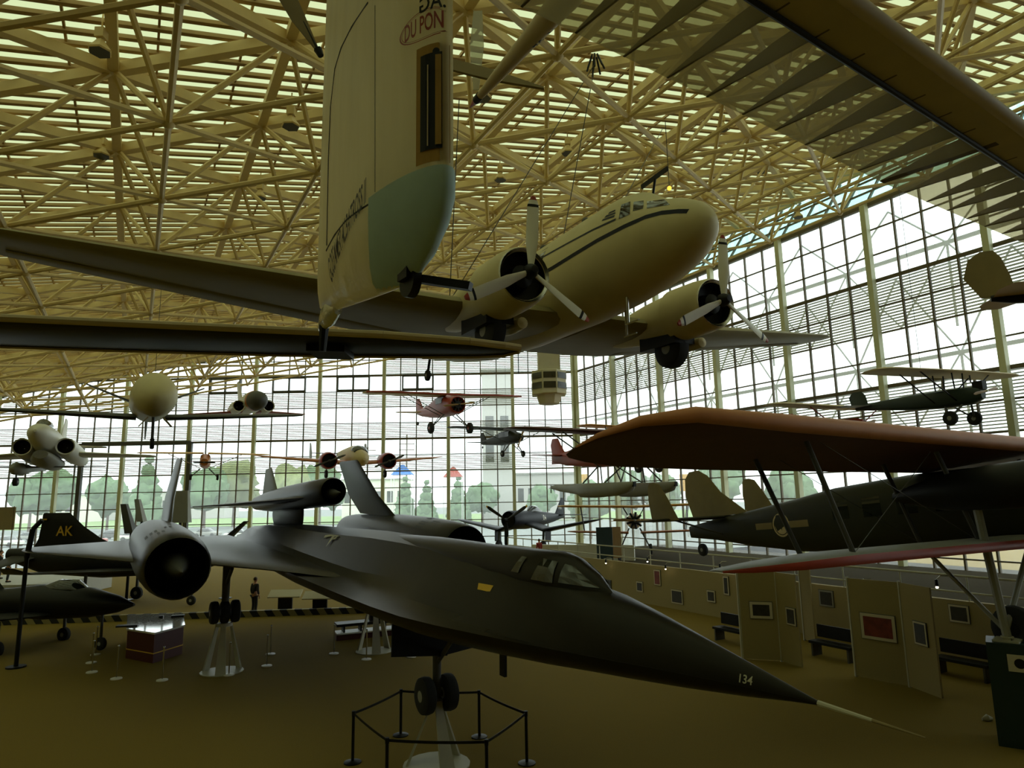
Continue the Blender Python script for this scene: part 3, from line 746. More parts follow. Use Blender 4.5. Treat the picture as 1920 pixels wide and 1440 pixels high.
MB().box((-.33, -.005, .05), (.09, .075, .09)).build('wheel_housing', M['black'], ga, smooth=False)
MB().beam((-.3, .02, .01), (-.1, .17, -.055), .04, .035).build('skid_bar', M['black'], ga, smooth=False)
MB().fus([(-1.22, .12, .03, .06, .06), (-1.32, .11, .04, .09, .09), (-1.42, .09, .035, .07, .07), (-1.48, .05, .02, .03, .04)], 12).build('film_wrapping', M['crumple'], ga)
MB().tube((-1.43, 0, .05), (-1.45, 0, -.1), .03, .02, 8).build('tail_skid', M['black'], ga)
# the wing
ZW = 2.70
def wing_line(y):
    k = abs(y); c = 1.43 if k < 7 else 1.43 - (k - 7) * .05
    return .04 - (0 if k < 7 else (k - 7) * .012), c
ys = [-15 + .53 * i for i in range(0, 62)]
film, lead, spar = MB(), MB(), MB()
rings = []; frs = []; rt2 = []
for y in ys:
    x0, c = wing_line(y)
    rings.append([V((x0 - c * t, y, ZW + s)) for t, s in ((.26, -.058), (.5, -.052), (.75, -.02), (1, 0))])
    rt2.append([V((x0 - c * t, y, ZW + s)) for t, s in ((.26, .14), (.5, .12), (.75, .06), (1, .004))])
    pts = [(-c * .26, .14), (-c * .12, .13), (-.02, .06), (.01, 0), (-.02, -.045), (-c * .12, -.06), (-c * .26, -.055)]
    frs.append([V((x0 + a, y, ZW + b)) for a, b in pts])
film.loft(rings, cap=False, closed=False); film.loft(rt2, cap=False, closed=False)
film.build('wing_film', MYLAR, ga); lead.loft(frs, cap=False, closed=False); lead.build('leading_edge_sheet', M['sheet'], ga)
MB().path([V((wing_line(y)[0], y, ZW)) for y in ys[::3]], .065, 10).build('leading_edge_tube', M['cream'], ga)
MB().path([V((wing_line(y)[0] - .36, y, ZW - .085)) for y in ys[::3]], .026, 8).build('spar_tube', M['black'], ga)
for y in ys[1:-1]:
    x0, c = wing_line(y)
    brk = abs(y - 6.5) < .27
    mb = MB(); th = .02 if not brk else .1
    prof = [(-.02, .04), (-.25, .12), (-.36, .135), (-.72, .118), (-1.08, .058), (-c, .003), (-c, -.003), (-1.08, -.019), (-.72, -.041), (-.36, -.056), (-.25, -.06), (-.02, -.04)]
    mb.prism(prof, (x0, y - th / 2, ZW), (1, 0, 0), (0, 0, 1), (0, 1, 0), th)
    mb.build('wing_rib', M['darkrib'], ga, smooth=False)
MB().tube((-.35, 0, ZW - .1), (-.35, 0, 2.5), .02).build('king_post', M['black'], ga)

# sailplane seen only by its tail boom, and the dark wing crossing in front
se, s0 = at_y(893, 188, 8.6), at_y(1092, -40, 6.2)
dirv = (se - s0); Lb = dirv.length
sl = bpy.data.objects.new('sailplane', None); COL.objects.link(sl)
xax = -dirv.normalized(); yax = V((0, 0, 1)).cross(xax).normalized(); zax = xax.cross(yax)
sl.matrix_world = Matrix(((xax.x, yax.x, zax.x, se.x), (xax.y, yax.y, zax.y, se.y), (xax.z, yax.z, zax.z, se.z), (0, 0, 0, 1)))
tag(sl, 'tan sailplane tail boom with dark ring and red tip hanging near the ceiling', 'sailplane')
bm_ = MB().lathe([(.12, .05), (.6, .075), (1.6, .11), (Lb, .17), (Lb + 1.5, .2)], (0, 0, 0), 'x', 20); bo = bm_.build('tail_boom', M['cream'], sl)
MB().lathe([(.0, .055), (.14, .06)], (0, 0, 0), 'x', 16).build('boom_ring', M['black'], sl)
MB().lathe([(-.22, .008), (0, .05)], (0, 0, 0), 'x', 14).build('boom_tip', M['red'], sl)
tv, tf = text_mesh('N1321', .2); decal(bm_.bvh(), tv, tf, (1.75, 1.2, -1.2), (-1, 0, 0), (0, .7, .7), (0, -.7, .7), 'registration_lettering', M['black'], bo)
p_, q_ = at_y(848, 122, 9.5), at_y(1020, 166, 9.0)
MBx = MB(); dd = (q_ - p_).normalized(); uu = V((0, .35, .93)); ww_ = dd.cross(uu).normalized()
MBx.loft([[c - uu * a - ww_ * .02, c + uu * a - ww_ * .02, c + uu * a + ww_ * .02, c - uu * a + ww_ * .02] for c, a in ((p_ - dd * .5, .13), (p_ + dd * .4, .135), (p_ + dd * .8, .12), (q_, .015))])
tag(MBx.build('rotor_blade', M['rib'], smooth=False), 'broad tan paddle blade hanging behind the pod below the ceiling', 'propeller blade')
p_, q_ = at_y(896, 20, 9.6), at_y(892, 168, 9.6)
MBx = MB().fus([(0, 0, .02, .02, .02)], 4) if False else MB()
MBx.loft([[p_ + V((-.07, 0, 0)), p_ + V((.07, 0, 0)), p_ + V((.07, .02, 0)), p_ + V((-.07, .02, 0))], [(p_ * .55 + q_ * .45) + V((-.11, 0, 0)), (p_ * .55 + q_ * .45) + V((.11, 0, 0)), (p_ * .55 + q_ * .45) + V((.11, .02, 0)), (p_ * .55 + q_ * .45) + V((-.11, .02, 0))], [q_ + V((-.04, 0, 0)), q_ + V((.05, 0, 0)), q_ + V((.05, .02, 0)), q_ + V((-.04, .02, 0))]])
tag(MBx.build('film_fin', CLEARFILM, smooth=False), 'narrow translucent film fin hanging upright behind the pod', 'fin')
p_, q_ = at_y(520, -70, 7.2), at_y(601, 103, 7.2)
dd = (q_ - p_).normalized(); uu = dd.cross(V((0, 1, 0))).normalized()
pk = thing('wing_tip_panel', 'tan tapering wing panel with dark edge hanging left of the pod, tip blackened', 'glider wing', p_)
MB().loft([[uu * a + dd * t + V((0, e, 0)), uu * b + dd * t + V((0, e2, 0)), uu * b + dd * t + V((0, e2 + .03, 0)), uu * a + dd * t + V((0, e + .03, 0))] for t, a, b, e, e2 in ((0, -.22, .05, -.1, 0), ((q_ - p_).length * .6, -.14, .03, -.05, 0), ((q_ - p_).length, -.01, .01, 0, 0))]).build('panel', M['rib'], pk, smooth=False)
MB().tube(uu * -.05, (q_ - p_), .014).build('front_edge', M['black'], pk)
MB().tube((q_ - p_) * .94, (q_ - p_) * 1.01, .05, .035).build('tip_cap', M['black'], pk)

gw = thing('glider', 'long dark glider wing with pale front edge crossing the left side close to the camera', 'glider', (-4.9, 4.35, 6.63), (0, -2.6, 0))
# span runs to the right along x; underside shade painted black, lit edges painted cream
WST = [(-1.6, .98, .14), (0, .96, .13), (1.5, .9, .12), (3.0, .8, .10), (4.0, .66, .08), (4.6, .45, .06), (4.85, .26, .03), (4.97, .03, .008)]
def gring(x, c, t, sweep):
    n = 9; up, lo = [], []
    for i in range(n):
        k = (1 - math.cos(PI * i / (n - 1))) / 2
        h = 5 * (.2969 * math.sqrt(k) - .126 * k - .3516 * k * k + .2843 * k ** 3 - .1036 * k ** 4) * t * .7
        up.append(V((x, sweep + k * c, h))); lo.append(V((x, sweep + k * c, -h)))
    return up + lo[-2:0:-1]
gwm = MB().loft([gring(x, c, t, .08 * x + (0 if x < 4 else (x - 4) ** 2 * .25)) for x, c, t in WST]); gwm.build('wing', M['black'], gw)
MB().path([V((x, .08 * x + (0 if x < 4 else (x - 4) ** 2 * .25) - .004, .012)) for x, c, t in WST], .028, 8).build('leading_edge', M['cream'], gw)
MB().path([V((x, .08 * x + (0 if x < 4 else (x - 4) ** 2 * .25) + c, -.01)) for x, c, t in WST], .012, 6).build('trailing_edge', M['cream'], gw)
MB().box((3.55, .62, -.06), (.28, .3, .05)).build('control_horn', M['black'], gw, smooth=False)
# ------------------------------------------------------------------ the other hanging aircraft
def simple_prop(t, c, R, m, hubm, a0=0.0, n=2, wd=.16):
    propeller(t, c, R, wd, [a0 + 2 * PI * i / n for i in range(n)], m, .09, .16, hubm, pitch=.5)
def radial(t, c, r, m_cowl, L=.9, ncyl=9, cowl=True):
    c = V(c)
    e = MB().lathe([(.02, .02), (.02, r * .42), (-.3, r * .45), (-L * .7, r * .45)], c, 'x', 16)
    for i in range(ncyl):
        a = 2 * PI * i / ncyl; e.tube(c + V((-.12, math.cos(a) * r * .35, math.sin(a) * r * .35)), c + V((-.12, math.cos(a) * r * .95, math.sin(a) * r * .95)), r * .13, n=8)
    eo = e.build('radial_engine', M['black'], t)
    if cowl: MB().lathe([(-.05, r * .86), (.06, r * .95), (-.02, r * 1.03), (-.3, r * 1.1), (-L, r * 1.08), (-L, r * .95)], c, 'x', 24, cap=False).build('engine_cowl', m_cowl, t)
def gear(t, x, y, z, r, wd, top, m=None, spat=None):
    for s in (-1, 1):
        MB().tube(V(top[0]) * 1 if False else V((top[0], s * top[1], top[2])), (x, s * y, z), .045).tube((top[0] - .7, s * top[1], top[2]), (x, s * y, z), .035).build('landing_gear_strut', m or M['dkgrey'], t)
        wheel('main_wheel', (x, s * y, z), r, wd, t, hubm=spat)
def hiwing(t, root, tip, m, thr=.16, tht=.1, z0=.7, z1=.75, sweep=0.0, dih=0.0, tipr=True):
    """pair of wings: root=(xle, y, chord), tip=(xle, y, chord)"""
    for s in (-1, 1):
        x0, y0, c0 = root; x1, y1, c1 = tip
        secs = [(x0, s * y0, z0, c0, thr), (x0 + (x1 - x0) * .8, s * (y0 + (y1 - y0) * .85), z0 + (z1 - z0) * .85, c0 + (c1 - c0) * .7, (thr + tht) / 2), (x1 - .1, s * (y1 - .25), z1, c1 * .9, tht), (x1 - c1 * .25, s * y1, z1, c1 * .45, tht * .5)]
        MB().wing(secs, 8, camber=.02).build('wing', m, t)
def struts(t, pts, r=.03, m=None):
    for p, q in pts:
        for s in (-1, 1): MB().tube((p[0], s * p[1], p[2]), (q[0], s * q[1], q[2]), r, n=6).build('wing_strut', m or M['dkgrey'], t)

# red monoplane
t = thing('monoplane', 'red high-wing monoplane with cream under-wings and red wheels hanging before the far glass wall', 'airplane', (-3.865, 48.996, 12.164), (-59.57, -1.1, 1.8))
MB().fus([(-.5, 0, .62, .62, .62), (-1.3, 0, .62, .7, .68, 2.6), (-2.0, .1, .62, .85, .8, 3), (-3.4, .1, .58, .8, .8, 3), (-5, .05, .4, .5, .6, 2.6), (-7, .1, .2, .28, .35), (-8, .2, .06, .12, .2)], 20).build('fuselage', M['red'], t)
MB().box((-2.3, 0, .5), (1.1, 1.27, .45)).build('cabin_window', M['glassdark'], t, smooth=False)
radial(t, (-.25, 0, 0), .62, M['red'], .7); simple_prop(t, (0, 0, 0), 1.3, M['wood'], M['dkgrey'], 1.45)
hiwing(t, (-1.4, .3, 2.0), (-1.7, 6.45, 1.5), M['cream'], .24, .12, .9, .95)
MB().path([(-1.36, 0, .9), (-1.36, 3, .93), (-1.45, 5.4, .95), (-1.8, 6.4, .95)], .07).path([(-1.36, 0, .9), (-1.36, -3, .93), (-1.45, -5.4, .95), (-1.8, -6.4, .95)], .07).build('wing_leading_edge', M['red'], t)
struts(t, [((-1.6, .6, -.6), (-1.6, 3.4, .82)), ((-2.3, .6, -.6), (-2.6, 3.4, .82))])
MB().wing([(-6.6, 0, .3, 1.5, .12), (-7.2, 0, 1.0, 1.1, .08), (-7.5, 0, 1.3, .6, .04)], 8, vertical=True).build('tail_fin', M['red'], t)
for s in (-1, 1): MB().wing([(-6.7, s * .1, .12, 1.4, .1), (-7.0, s * 1.7, .12, 1.0, .07), (-7.2, s * 2.1, .12, .5, .03)], 7).build('tailplane', M['cream'], t)
gear(t, -1.6, 1.6, -1.62, .42, .3, (-1.6, .5, -.6), M['dkgrey'], M['red']); wheel('tail_wheel', (-7.9, 0, -.75), .15, .1, t)

# dark green light monoplane
t = thing('monoplane', 'small dark green high-wing monoplane with thin wheels hanging below the control cab', 'airplane', (.593, 52.504, 10.004), (-59.4, 0, .7))
MB().fus([(0, 0, .3, .3, .3), (-.5, 0, .38, .38, .42, 2.8), (-1.3, .1, .4, .6, .55, 3), (-2.8, .1, .38, .55, .55, 3), (-4.5, .05, .22, .3, .35, 3), (-6.4, .05, .05, .12, .18)], 16).build('fuselage', M['olive'], t)
MB().box((-2.0, 0, .35), (1.6, .8, .4)).build('cabin_window', M['glassdark'], t, smooth=False)
hiwing(t, (-1.0, .2, 1.65), (-1.1, 5.35, 1.3), M['olive'], .2, .12, .72, .8); struts(t, [((-1.3, .4, -.4), (-1.4, 2.9, .68))])
MB().wing([(-5.4, 0, .1, 1.2, .08), (-5.9, 0, .7, .8, .06), (-6.1, 0, .9, .4, .03)], 8, vertical=True).build('tail_fin', M['olive'], t)
for s in (-1, 1): MB().wing([(-5.5, s * .05, .05, 1.1, .07), (-5.9, s * 1.5, .05, .5, .04)], 7).build('tailplane', M['olive'], t)
gear(t, -1.25, .95, -1.22, .26, .14, (-1.1, .35, -.45)); simple_prop(t, (.1, 0, 0), .95, M['wood'], M['dkgrey'], .4); wheel('tail_wheel', (-6.3, 0, -.35), .1, .07, t)

# red floatplane
t = thing('floatplane', 'rust-red floatplane with two long grey floats hanging left of the big biplane', 'airplane', (6.516, 35.494, 7.716), (-61.17, -.3, 0))
MB().fus([(.6, 0, .5, .5, .5), (-.2, 0, .62, .65, .7, 2.6), (-1.5, .15, .66, .85, .95, 3), (-3.4, .15, .62, .8, .95, 3), (-5, .05, .42, .5, .75, 2.6), (-7, 0, .22, .28, .5), (-8.3, .05, .06, .12, .35)], 20).build('fuselage', M['red'], t)
MB().box((-2.2, 0, .55), (2.0, 1.36, .45)).build('cabin_window', M['glassdark'], t, smooth=False)
radial(t, (.75, 0, 0), .5, M['red'], .6); simple_prop(t, (.95, 0, 0), 1.3, M['wood'], M['dkgrey'], .9)
hiwing(t, (-1.2, .3, 2.1), (-1.4, 6.6, 1.7), M['maroon'], .26, .14, 1.02, 1.08); struts(t, [((-1.6, .6, -.8), (-1.6, 3.6, .95)), ((-2.6, .6, -.8), (-2.6, 3.6, .95))], .04)
MB().wing([(-6.8, 0, .1, 1.6, .12), (-7.4, 0, .8, 1.2, .09), (-7.7, 0, 1.2, .7, .05)], 8, vertical=True).wing([(-7.6, 0, -.4, .9, .1), (-7.3, 0, .2, 1.2, .1)], 8, vertical=True).build('tail_fin', M['red'], t)
for s in (-1, 1): MB().wing([(-6.9, s * .1, .12, 1.4, .1), (-7.2, s * 2.0, .12, .8, .05)], 7).build('tailplane', M['red'], t)
for s in (-1, 1):
    f = MB().fus([(1.25, -1.78, .1, .1, .08), (.9, -1.9, .3, .22, .28, 2.6), (0, -1.95, .38, .26, .42, 2.6), (-2.0, -1.95, .4, .26, .52, 2.6), (-3.2, -1.95, .4, .26, .5, 2.6), (-3.25, -1.95, .38, .26, .38, 2.6), (-5.4, -1.9, .22, .22, .2, 2.4), (-6.5, -1.85, .05, .1, .06)], 16)
    f.v = [v + V((0, s * 1.35, 0)) for v in f.v]; fo = f.build('float', M['grey'], t)
    MB().box((1.22, s * 1.35, -1.82), (.16, .16, .24)).build('float_bumper', M['black'], fo, smooth=False)
    MB().box((-6.5, s * 1.35, -1.95), (.04, .05, .45)).build('water_rudder', M['dkgrey'], fo, smooth=False)
    for a, b in (((-.3, .55, -.7), (.2, 1.35, -1.7)), ((-.4, .55, -.7), (-1.2, 1.35, -1.7)), ((-2.6, .55, -.75), (-1.4, 1.35, -1.7)), ((-2.8, .55, -.75), (-3.2, 1.35, -1.7))):
        MB().tube((a[0], s * a[1], a[2]), (b[0], s * b[1], b[2]), .04, n=6).build('float_strut', M['dkgrey'], t)

# round nosed business aircraft
t = thing('business_aircraft', 'pale business aircraft seen nose-on with big round nose and raised tail, left of the pod', 'airplane', (-11.74, 22.079, 8.95), (-60.1, -3.3, 1.2))
MB().fus([(.12, -.1, .08, .08, .08), (.0, -.1, .3, .3, .3), (-.35, -.08, .52, .55, .52), (-1.0, -.04, .68, .74, .68), (-1.9, .05, .75, .85, .74), (-3, .08, .77, .9, .76), (-6, .08, .77, .88, .76), (-8.5, .15, .62, .66, .6), (-10.8, .3, .34, .36, .32), (-12.3, .4, .08, .1, .1)], 28).build('fuselage', M['dc3'], t)
for s in (-1, 1):
    MB().wing([(-4.6, s * .5, -.55, 1.6, .26), (-5.4, s * 5.6, -.3, .85, .12), (-5.6, s * 6.0, -.28, .45, .06)], 8, camber=.02).build('wing', M['dkgrey'], t)
    MB().wing([(-10.4, s * .2, .3, 1.5, .14), (-11.5, s * 2.5, 1.33, .7, .07)], 7).build('tailplane', M['dkgrey'], t)
    MB().box((-.05, s * .35, -.95), (.5, .03, .4), Matrix.Rotation(s * .7, 3, 'X')).build('gear_door', M['rib'], t, smooth=False)
    pass
MB().wing([(-10.6, 0, -.4, 1.4, .14), (-11.4, 0, -1.2, .7, .06)], 7, vertical=True).build('ventral_fin', M['dkgrey'], t)
MB().tube((-2.0, 0, -.6), (-2.1, 0, -1.55), .05).build('nose_gear_leg', M['dkgrey'], t); wheel('nose_wheel', (-2.1, 0, -1.62), .2, .14, t)
cz_ = MB().fus([(-1.55, .3, .62, .55, .2), (-1.9, .35, .66, .6, .2), (-2.3, .35, .7, .62, .2)], 20)

# twin with red cowls
t = thing('twin_propeller_aircraft', 'cream twin-engined aircraft with red engine cowl and twin tail fins hanging above the drone', 'airplane', (-10.638, 48.696, 8.276), (-64.6, -4.2, .1))
MB().fus([(-.1, 0, .1, .1, .1), (-.4, 0, .4, .38, .4), (-1.2, .05, .6, .6, .6), (-2.2, .15, .7, .85, .7), (-4, .15, .7, .8, .7), (-7, .15, .48, .55, .5), (-10.2, .25, .1, .15, .15)], 22).build('fuselage', M['cream'], t)
MB().fus([(-1.3, .5, .5, .2, .1), (-1.7, .6, .58, .36, .1), (-2.0, .62, .6, .36, .1)], 16).build('windscreen', M['glassdark'], t)
for s in (-1, 1):
    MB().wing([(-2.4, s * .5, -.35, 2.7, .36), (-2.8, s * 2.3, -.25, 2.3, .3), (-3.5, s * 6.6, .1, 1.0, .12), (-3.9, s * 7.2, .18, .4, .05)], 8, camber=.02).build('wing', M['orange'], t)
    n_ = MB().lathe([(-1.65, .5), (-1.55, .56), (-1.7, .62), (-2.3, .64), (-3.4, .5), (-4.9, .12)], (0, s * 2.2, -.15), 'x', 22, cap=False).build('engine_nacelle', M['red'], t)
    MB().lathe([(-1.64, .5), (-1.9, .5), (-1.9, .02)], (0, s * 2.2, -.15), 'x', 20, cap=False).build('radial_engine', M['black'], n_)
    propeller(t, (-1.45, s * 2.2, -.15), 1.2, .16, (1.2, 1.2 + PI), M['dkgrey'], .1, .16, M['dkgrey'], pitch=.5)
    MB().wing([(-9.0, s * .1, .35, 1.2, .1), (-9.2, s * 2.3, .35, .9, .07)], 7).build('tailplane', M['maroon'], t)
    MB().wing([(-9.0, s * 2.3, -.3, 1.2, .08), (-9.0, s * 2.3, .4, 1.4, .1), (-9.6, s * 2.3, 1.2, .7, .05)], 7, vertical=True).build('tail_fin', M['grey'], t)
    MB().tube((-2.6, s * 2.2, -.5), (-2.7, s * 2.2, -1.1), .05).build('main_gear_leg', M['dkgrey'], t); wheel('main_wheel', (-2.7, s * 2.2, -1.15), .3, .2, t)

# yellow high wing in front of the left glass
t = thing('monoplane', 'little orange high-wing monoplane seen nose-on beside the tall dark door post', 'airplane', EYE + (V((-27.091, 59.583, 8.934)) - EYE) * .9, (-69, -2.9, -.6), scale=.9)
MB().fus([(0, 0, .32, .32, .32), (-.5, 0, .42, .4, .5, 2.6), (-1.3, .15, .45, .6, .7, 3), (-3, .1, .38, .5, .55, 3), (-6.2, .1, .06, .12, .15)], 16).build('fuselage', M['orange'], t)
MB().box((-1.15, 0, .42), (.1, .78, .4)).build('windscreen', M['glassdark'], t, smooth=False)
hiwing(t, (-.95, .2, 1.6), (-1.0, 5.5, 1.4), M['yellow'], .18, .12, .78, .74); struts(t, [((-1.2, .4, -.5), (-1.3, 3.0, .7))], .03, M['wood'])
MB().wing([(-5.2, 0, .1, 1.1, .08), (-5.8, 0, .8, .6, .05)], 8, vertical=True).build('tail_fin', M['orange'], t)
for s in (-1, 1): MB().wing([(-5.2, s * .05, .08, 1.0, .07), (-5.5, s * 1.5, .08, .6, .04)], 7).build('tailplane', M['red'], t)
gear(t, -1.2, 1.1, -1.32, .27, .2, (-1.0, .35, -.55)); simple_prop(t, (.12, 0, 0), .9, M['black'], M['dkgrey'], 1.57)

# green parasol monoplane upper right
t = thing('parasol_monoplane', 'dark green parasol monoplane with bare wooden propeller hanging at upper right', 'airplane', (18.764, 27.028, 9.14), (-64.7, .65, 1.65))
MB().fus([(.2, 0, .16, .2, .25, 3), (-.2, 0, .3, .3, .42, 3), (-1.2, 0, .36, .32, .45, 3.5), (-2.6, .05, .34, .3, .4, 3.5), (-4.2, .12, .18, .2, .24, 3.5), (-5.6, .15, .04, .08, .1)], 16).build('fuselage', M['dkgreen'], t)
MB().box((.1, 0, .3), (.4, .3, .35)).tube((-.3, .15, .5), (-.3, .15, .8), .03).build('engine_block', M['black'], t, smooth=False)
hiwing(t, (-.45, 0.0, 1.6), (-.5, 4.55, 1.5), M['cream'], .17, .14, 1.02, 1.0); struts(t, [((-.7, .3, -.2), (-.75, 2.3, .98)), ((-1.6, .3, -.2), (-1.6, 2.3, .98))], .03, M['black'])
for x in (-.7, -1.5): 
    for s in (-1, 1): MB().tube((x, s * .3, .3), (x, s * .35, .98), .03).build('cabane_strut', M['black'], t)
MB().wing([(-4.9, 0, .2, .9, .05), (-5.0, 0, .7, .9, .05), (-5.2, 0, .92, .5, .03)], 8, vertical=True).build('tail_fin', M['dkgreen'], t)
for s in (-1, 1): MB().wing([(-4.6, s * .05, .18, 1.2, .05), (-4.9, s * 1.4, .18, .6, .03)], 7).build('tailplane', M['dkgreen'], t)
gear(t, -.75, .8, -.92, .3, .16, (-.5, .3, -.4)); propeller(t, (.32, 0, .05), .85, .12, (1.4, 1.4 + PI), M['wood'], .06, .08, M['steel'])

# red aircraft behind it
t = thing('light_aircraft', 'bright red open-frame aircraft with cream wing hanging behind the green parasol plane', 'airplane', (16.2, 31.2, 8.3), (-62, -2, 1))
MB().fus([(0, 0, .1, .3, .35, 3), (-.3, 0, .3, .4, .5, 3.5), (-1.4, 0, .36, .42, .62, 3.5), (-3.0, .1, .26, .3, .6, 3.5), (-4.6, .25, .1, .2, .3, 3), (-5.2, .3, .04, .1, .12)], 16).build('fuselage', M['red'], t)
hiwing(t, (-.6, 0.1, 1.5), (-.7, 4.6, 1.3), M['cream'], .18, .12, .95, 1.0); struts(t, [((-.8, .3, -.3), (-.9, 2.4, .9))], .03, M['red'])
MB().wing([(-4.2, 0, -.2, 1.0, .06), (-4.25, 0, .6, 1.05, .06), (-4.5, 0, .98, .6, .03)], 8, vertical=True).build('tail_fin', M['red'], t)
MB().wing([(-3.2, 0, .4, 1.0, .05), (-3.9, 0, .9, .4, .03)], 6, vertical=True).build('dorsal_fin', M['red'], t)
for s in (-1, 1): MB().wing([(-4.1, s * .05, .15, .9, .06), (-4.5, s * 1.5, .1, .7, .04)], 7).build('tailplane', M['cream'], t)
gear(t, -.7, .7, -.9, .25, .14, (-.6, .3, -.5)); simple_prop(t, (.1, 0, 0), .8, M['wood'], M['dkgrey'], 1.2)

# tail at the right edge
tp_ = at_y(1900, 556, 17)
t = thing('biplane_tail', 'rust-brown rounded rudder and tailplane of an aircraft cut off by the right edge', 'airplane', tp_, (-20, 0, 0))
MB().fus([(3.0, .1, .42, .45, .5, 3), (1.5, .06, .3, .3, .34, 3), (0, 0, .16, .16, .18, 3), (-.5, 0, .03, .08, .08)], 16).build('fuselage', M['black'], t)
MB().wing([(.1, 0, .02, .8, .05), (.0, 0, .6, 1.05, .06), (-.15, 0, 1.1, .75, .05), (-.3, 0, 1.3, .3, .03)], 9, vertical=True).build('rudder', M['rib'], t)
for s in (-1, 1): MB().wing([(.55, s * .05, .02, 1.0, .06), (.4, s * .8, .02, .95, .05), (.1, s * 1.35, .02, .45, .03)], 8).build('tailplane', M['cream'], t)
hiwing(t, (3.4, .3, 1.5), (3.3, 4.0, 1.4), M['cream'], .16, .1, 1.3, 1.3)

# white jet with two intakes, far left
t = thing('jet_aircraft', 'white jet seen nose-on with round nose between two black intakes, at far left', 'airplane', at_y(66, 812, 30), (-64, 3, 2))
MB().fus([(.1, .1, .06, .06, .06), (-.1, .1, .25, .25, .25), (-.6, .1, .42, .42, .42), (-1.4, .12, .5, .52, .5), (-3, .1, .62, .6, .7), (-6, .1, .6, .55, .6), (-8.5, .2, .4, .4, .4), (-9.5, .25, .3, .3, .3)], 24).build('fuselage', M['white'], t)
MB().fus([(-1.3, .45, .2, .1, .1), (-1.8, .5, .34, .45, .1), (-2.6, .5, .36, .5, .1), (-3.8, .45, .2, .2, .1)], 16).build('canopy', M['glassdark'], t)
for s in (-1, 1):
    n_ = MB().lathe([(-2.4, .34), (-2.3, .4), (-3, .46), (-6, .48), (-8.6, .34)], (0, s * .86, -.3), 'x', 24, cap=False).build('engine_intake', M['white'], t)
    MB().lathe([(-2.38, .35), (-3, .3), (-3, .02)], (0, s * .86, -.3), 'x', 22, cap=False).build('intake_duct', M['black'], n_)
    MB().wing([(-3.4, s * .8, -.45, 2.6, .22), (-4.6, s * 4.4, -.55, 1.1, .1), (-5.0, s * 4.7, -.56, .6, .05)], 8).build('wing', M['white'], t)
    MB().wing([(-8.0, s * .1, .5, 1.4, .1), (-8.9, s * 2.0, .5, .7, .05)], 7).build('tailplane', M['white'], t)
MB().fus([(-1.6, -.75, .3, .2, .2), (-2.6, -.85, .55, .3, .4), (-5.5, -.8, .5, .3, .35), (-7, -.6, .2, .2, .15)], 18).build('belly_fairing', M['grey'], t)
MB().wing([(-7.0, 0, .5, 2.2, .14), (-8.6, 0, 2.1, 1.0, .06)], 8, vertical=True).build('tail_fin', M['white'], t)
# tiny glider nose under it
t = thing('glider_pod', 'small grey ball-nosed glider with dark wheel hanging at the left edge below the white jet', 'glider', at_y(25, 878, 32), (-70, 0, 0))
MB().fus([(.02, 0, .06, .06, .06), (-.1, 0, .2, .2, .2), (-.4, 0, .3, .3, .3), (-1.2, 0, .28, .3, .3), (-3, .1, .1, .12, .12), (-5, .15, .05, .06, .06)], 20).build('fuselage', M['grey'], t)
wheel('main_wheel', (-.5, 0, -.62), .2, .2, t); MB().tube((-.5, 0, -.2), (-.5, 0, -.6), .04).build('wheel_strut', M['dkgrey'], t)
for s in (-1, 1): MB().wing([(-.7, s * .2, .1, .7, .08), (-.8, s * 3.6, .12, .35, .04)], 7).build('wing', M['dkgrey'], t)

# orange nosed jet
t = thing('jet_trainer', 'grey jet with orange nose cap and dark intake hanging right of the round-nosed aircraft', 'airplane', at_y(489, 748, 36), (-58, 0, 3), scale=.8)
MB().fus([(.0, 0, .12, .12, .12), (-.15, 0, .38, .38, .38), (-.5, 0, .58, .58, .58), (-1.3, .05, .7, .7, .7)], 24).build('nose_cap', M['dkgrey'], t)
MB().fus([(-1.3, .05, .7, .7, .7), (-1.7, .08, .72, .74, .72)], 24).build('orange_band', M['orange'], t)
MB().fus([(-1.7, .08, .72, .74, .72), (-3, .1, .72, .8, .7), (-6, .15, .6, .62, .6), (-8, .25, .3, .32, .3)], 24).build('fuselage', M['white'], t)
for s in (-1, 1):
    n_ = MB().lathe([(-2.2, .34), (-2.15, .4), (-3.4, .44), (-5, .3)], (0, s * 1.0, -.2), 'x', 20, cap=False).build('engine_intake', M['white'], t)
    MB().lathe([(-2.2, .35), (-2.9, .3), (-2.9, .02)], (0, s * 1.0, -.2), 'x', 18, cap=False).build('intake_duct', M['black'], n_)
    MB().wing([(-3, s * .6, -.45, 2.4, .2), (-4.6, s * 4.2, -.5, .9, .08)], 8).build('wing', M['red'], t)
MB().wing([(-6, 0, .6, 2.0, .12), (-7.6, 0, 2.4, .9, .05)], 8, vertical=True).build('tail_fin', M['white'], t)

# yellow biplane high behind the big biplane
t = thing('biplane', 'yellow biplane partly hidden behind the big dark biplane wing, black wheels showing below it', 'biplane', at_y(1228, 838, 44), (-62, 2, 1))
MB().fus([(.1, 0, .4, .4, .4), (-.8, 0, .48, .5, .5), (-2.4, .05, .46, .5, .5), (-4.5, .1, .3, .32, .32), (-6.6, .15, .05, .1, .12)], 18).build('fuselage', M['yellow'], t)
for z, x, y1 in ((1.35, -.5, 5.0), (-.3, -.9, 4.6)):
    for s in (-1, 1): MB().wing([(x, 0 if z > 0 else s * .4, z, 1.5, .16), (x, s * (y1 - .5), z + .12, 1.4, .14), (x - .4, s * y1, z + .14, .6, .06)], 8).build('wing', M['yellow'], t)
struts(t, [((-.7, 3.2, -.2), (-.7, 3.3, 1.38)), ((-1.6, 3.2, -.2), (-1.6, 3.3, 1.38))], .03)
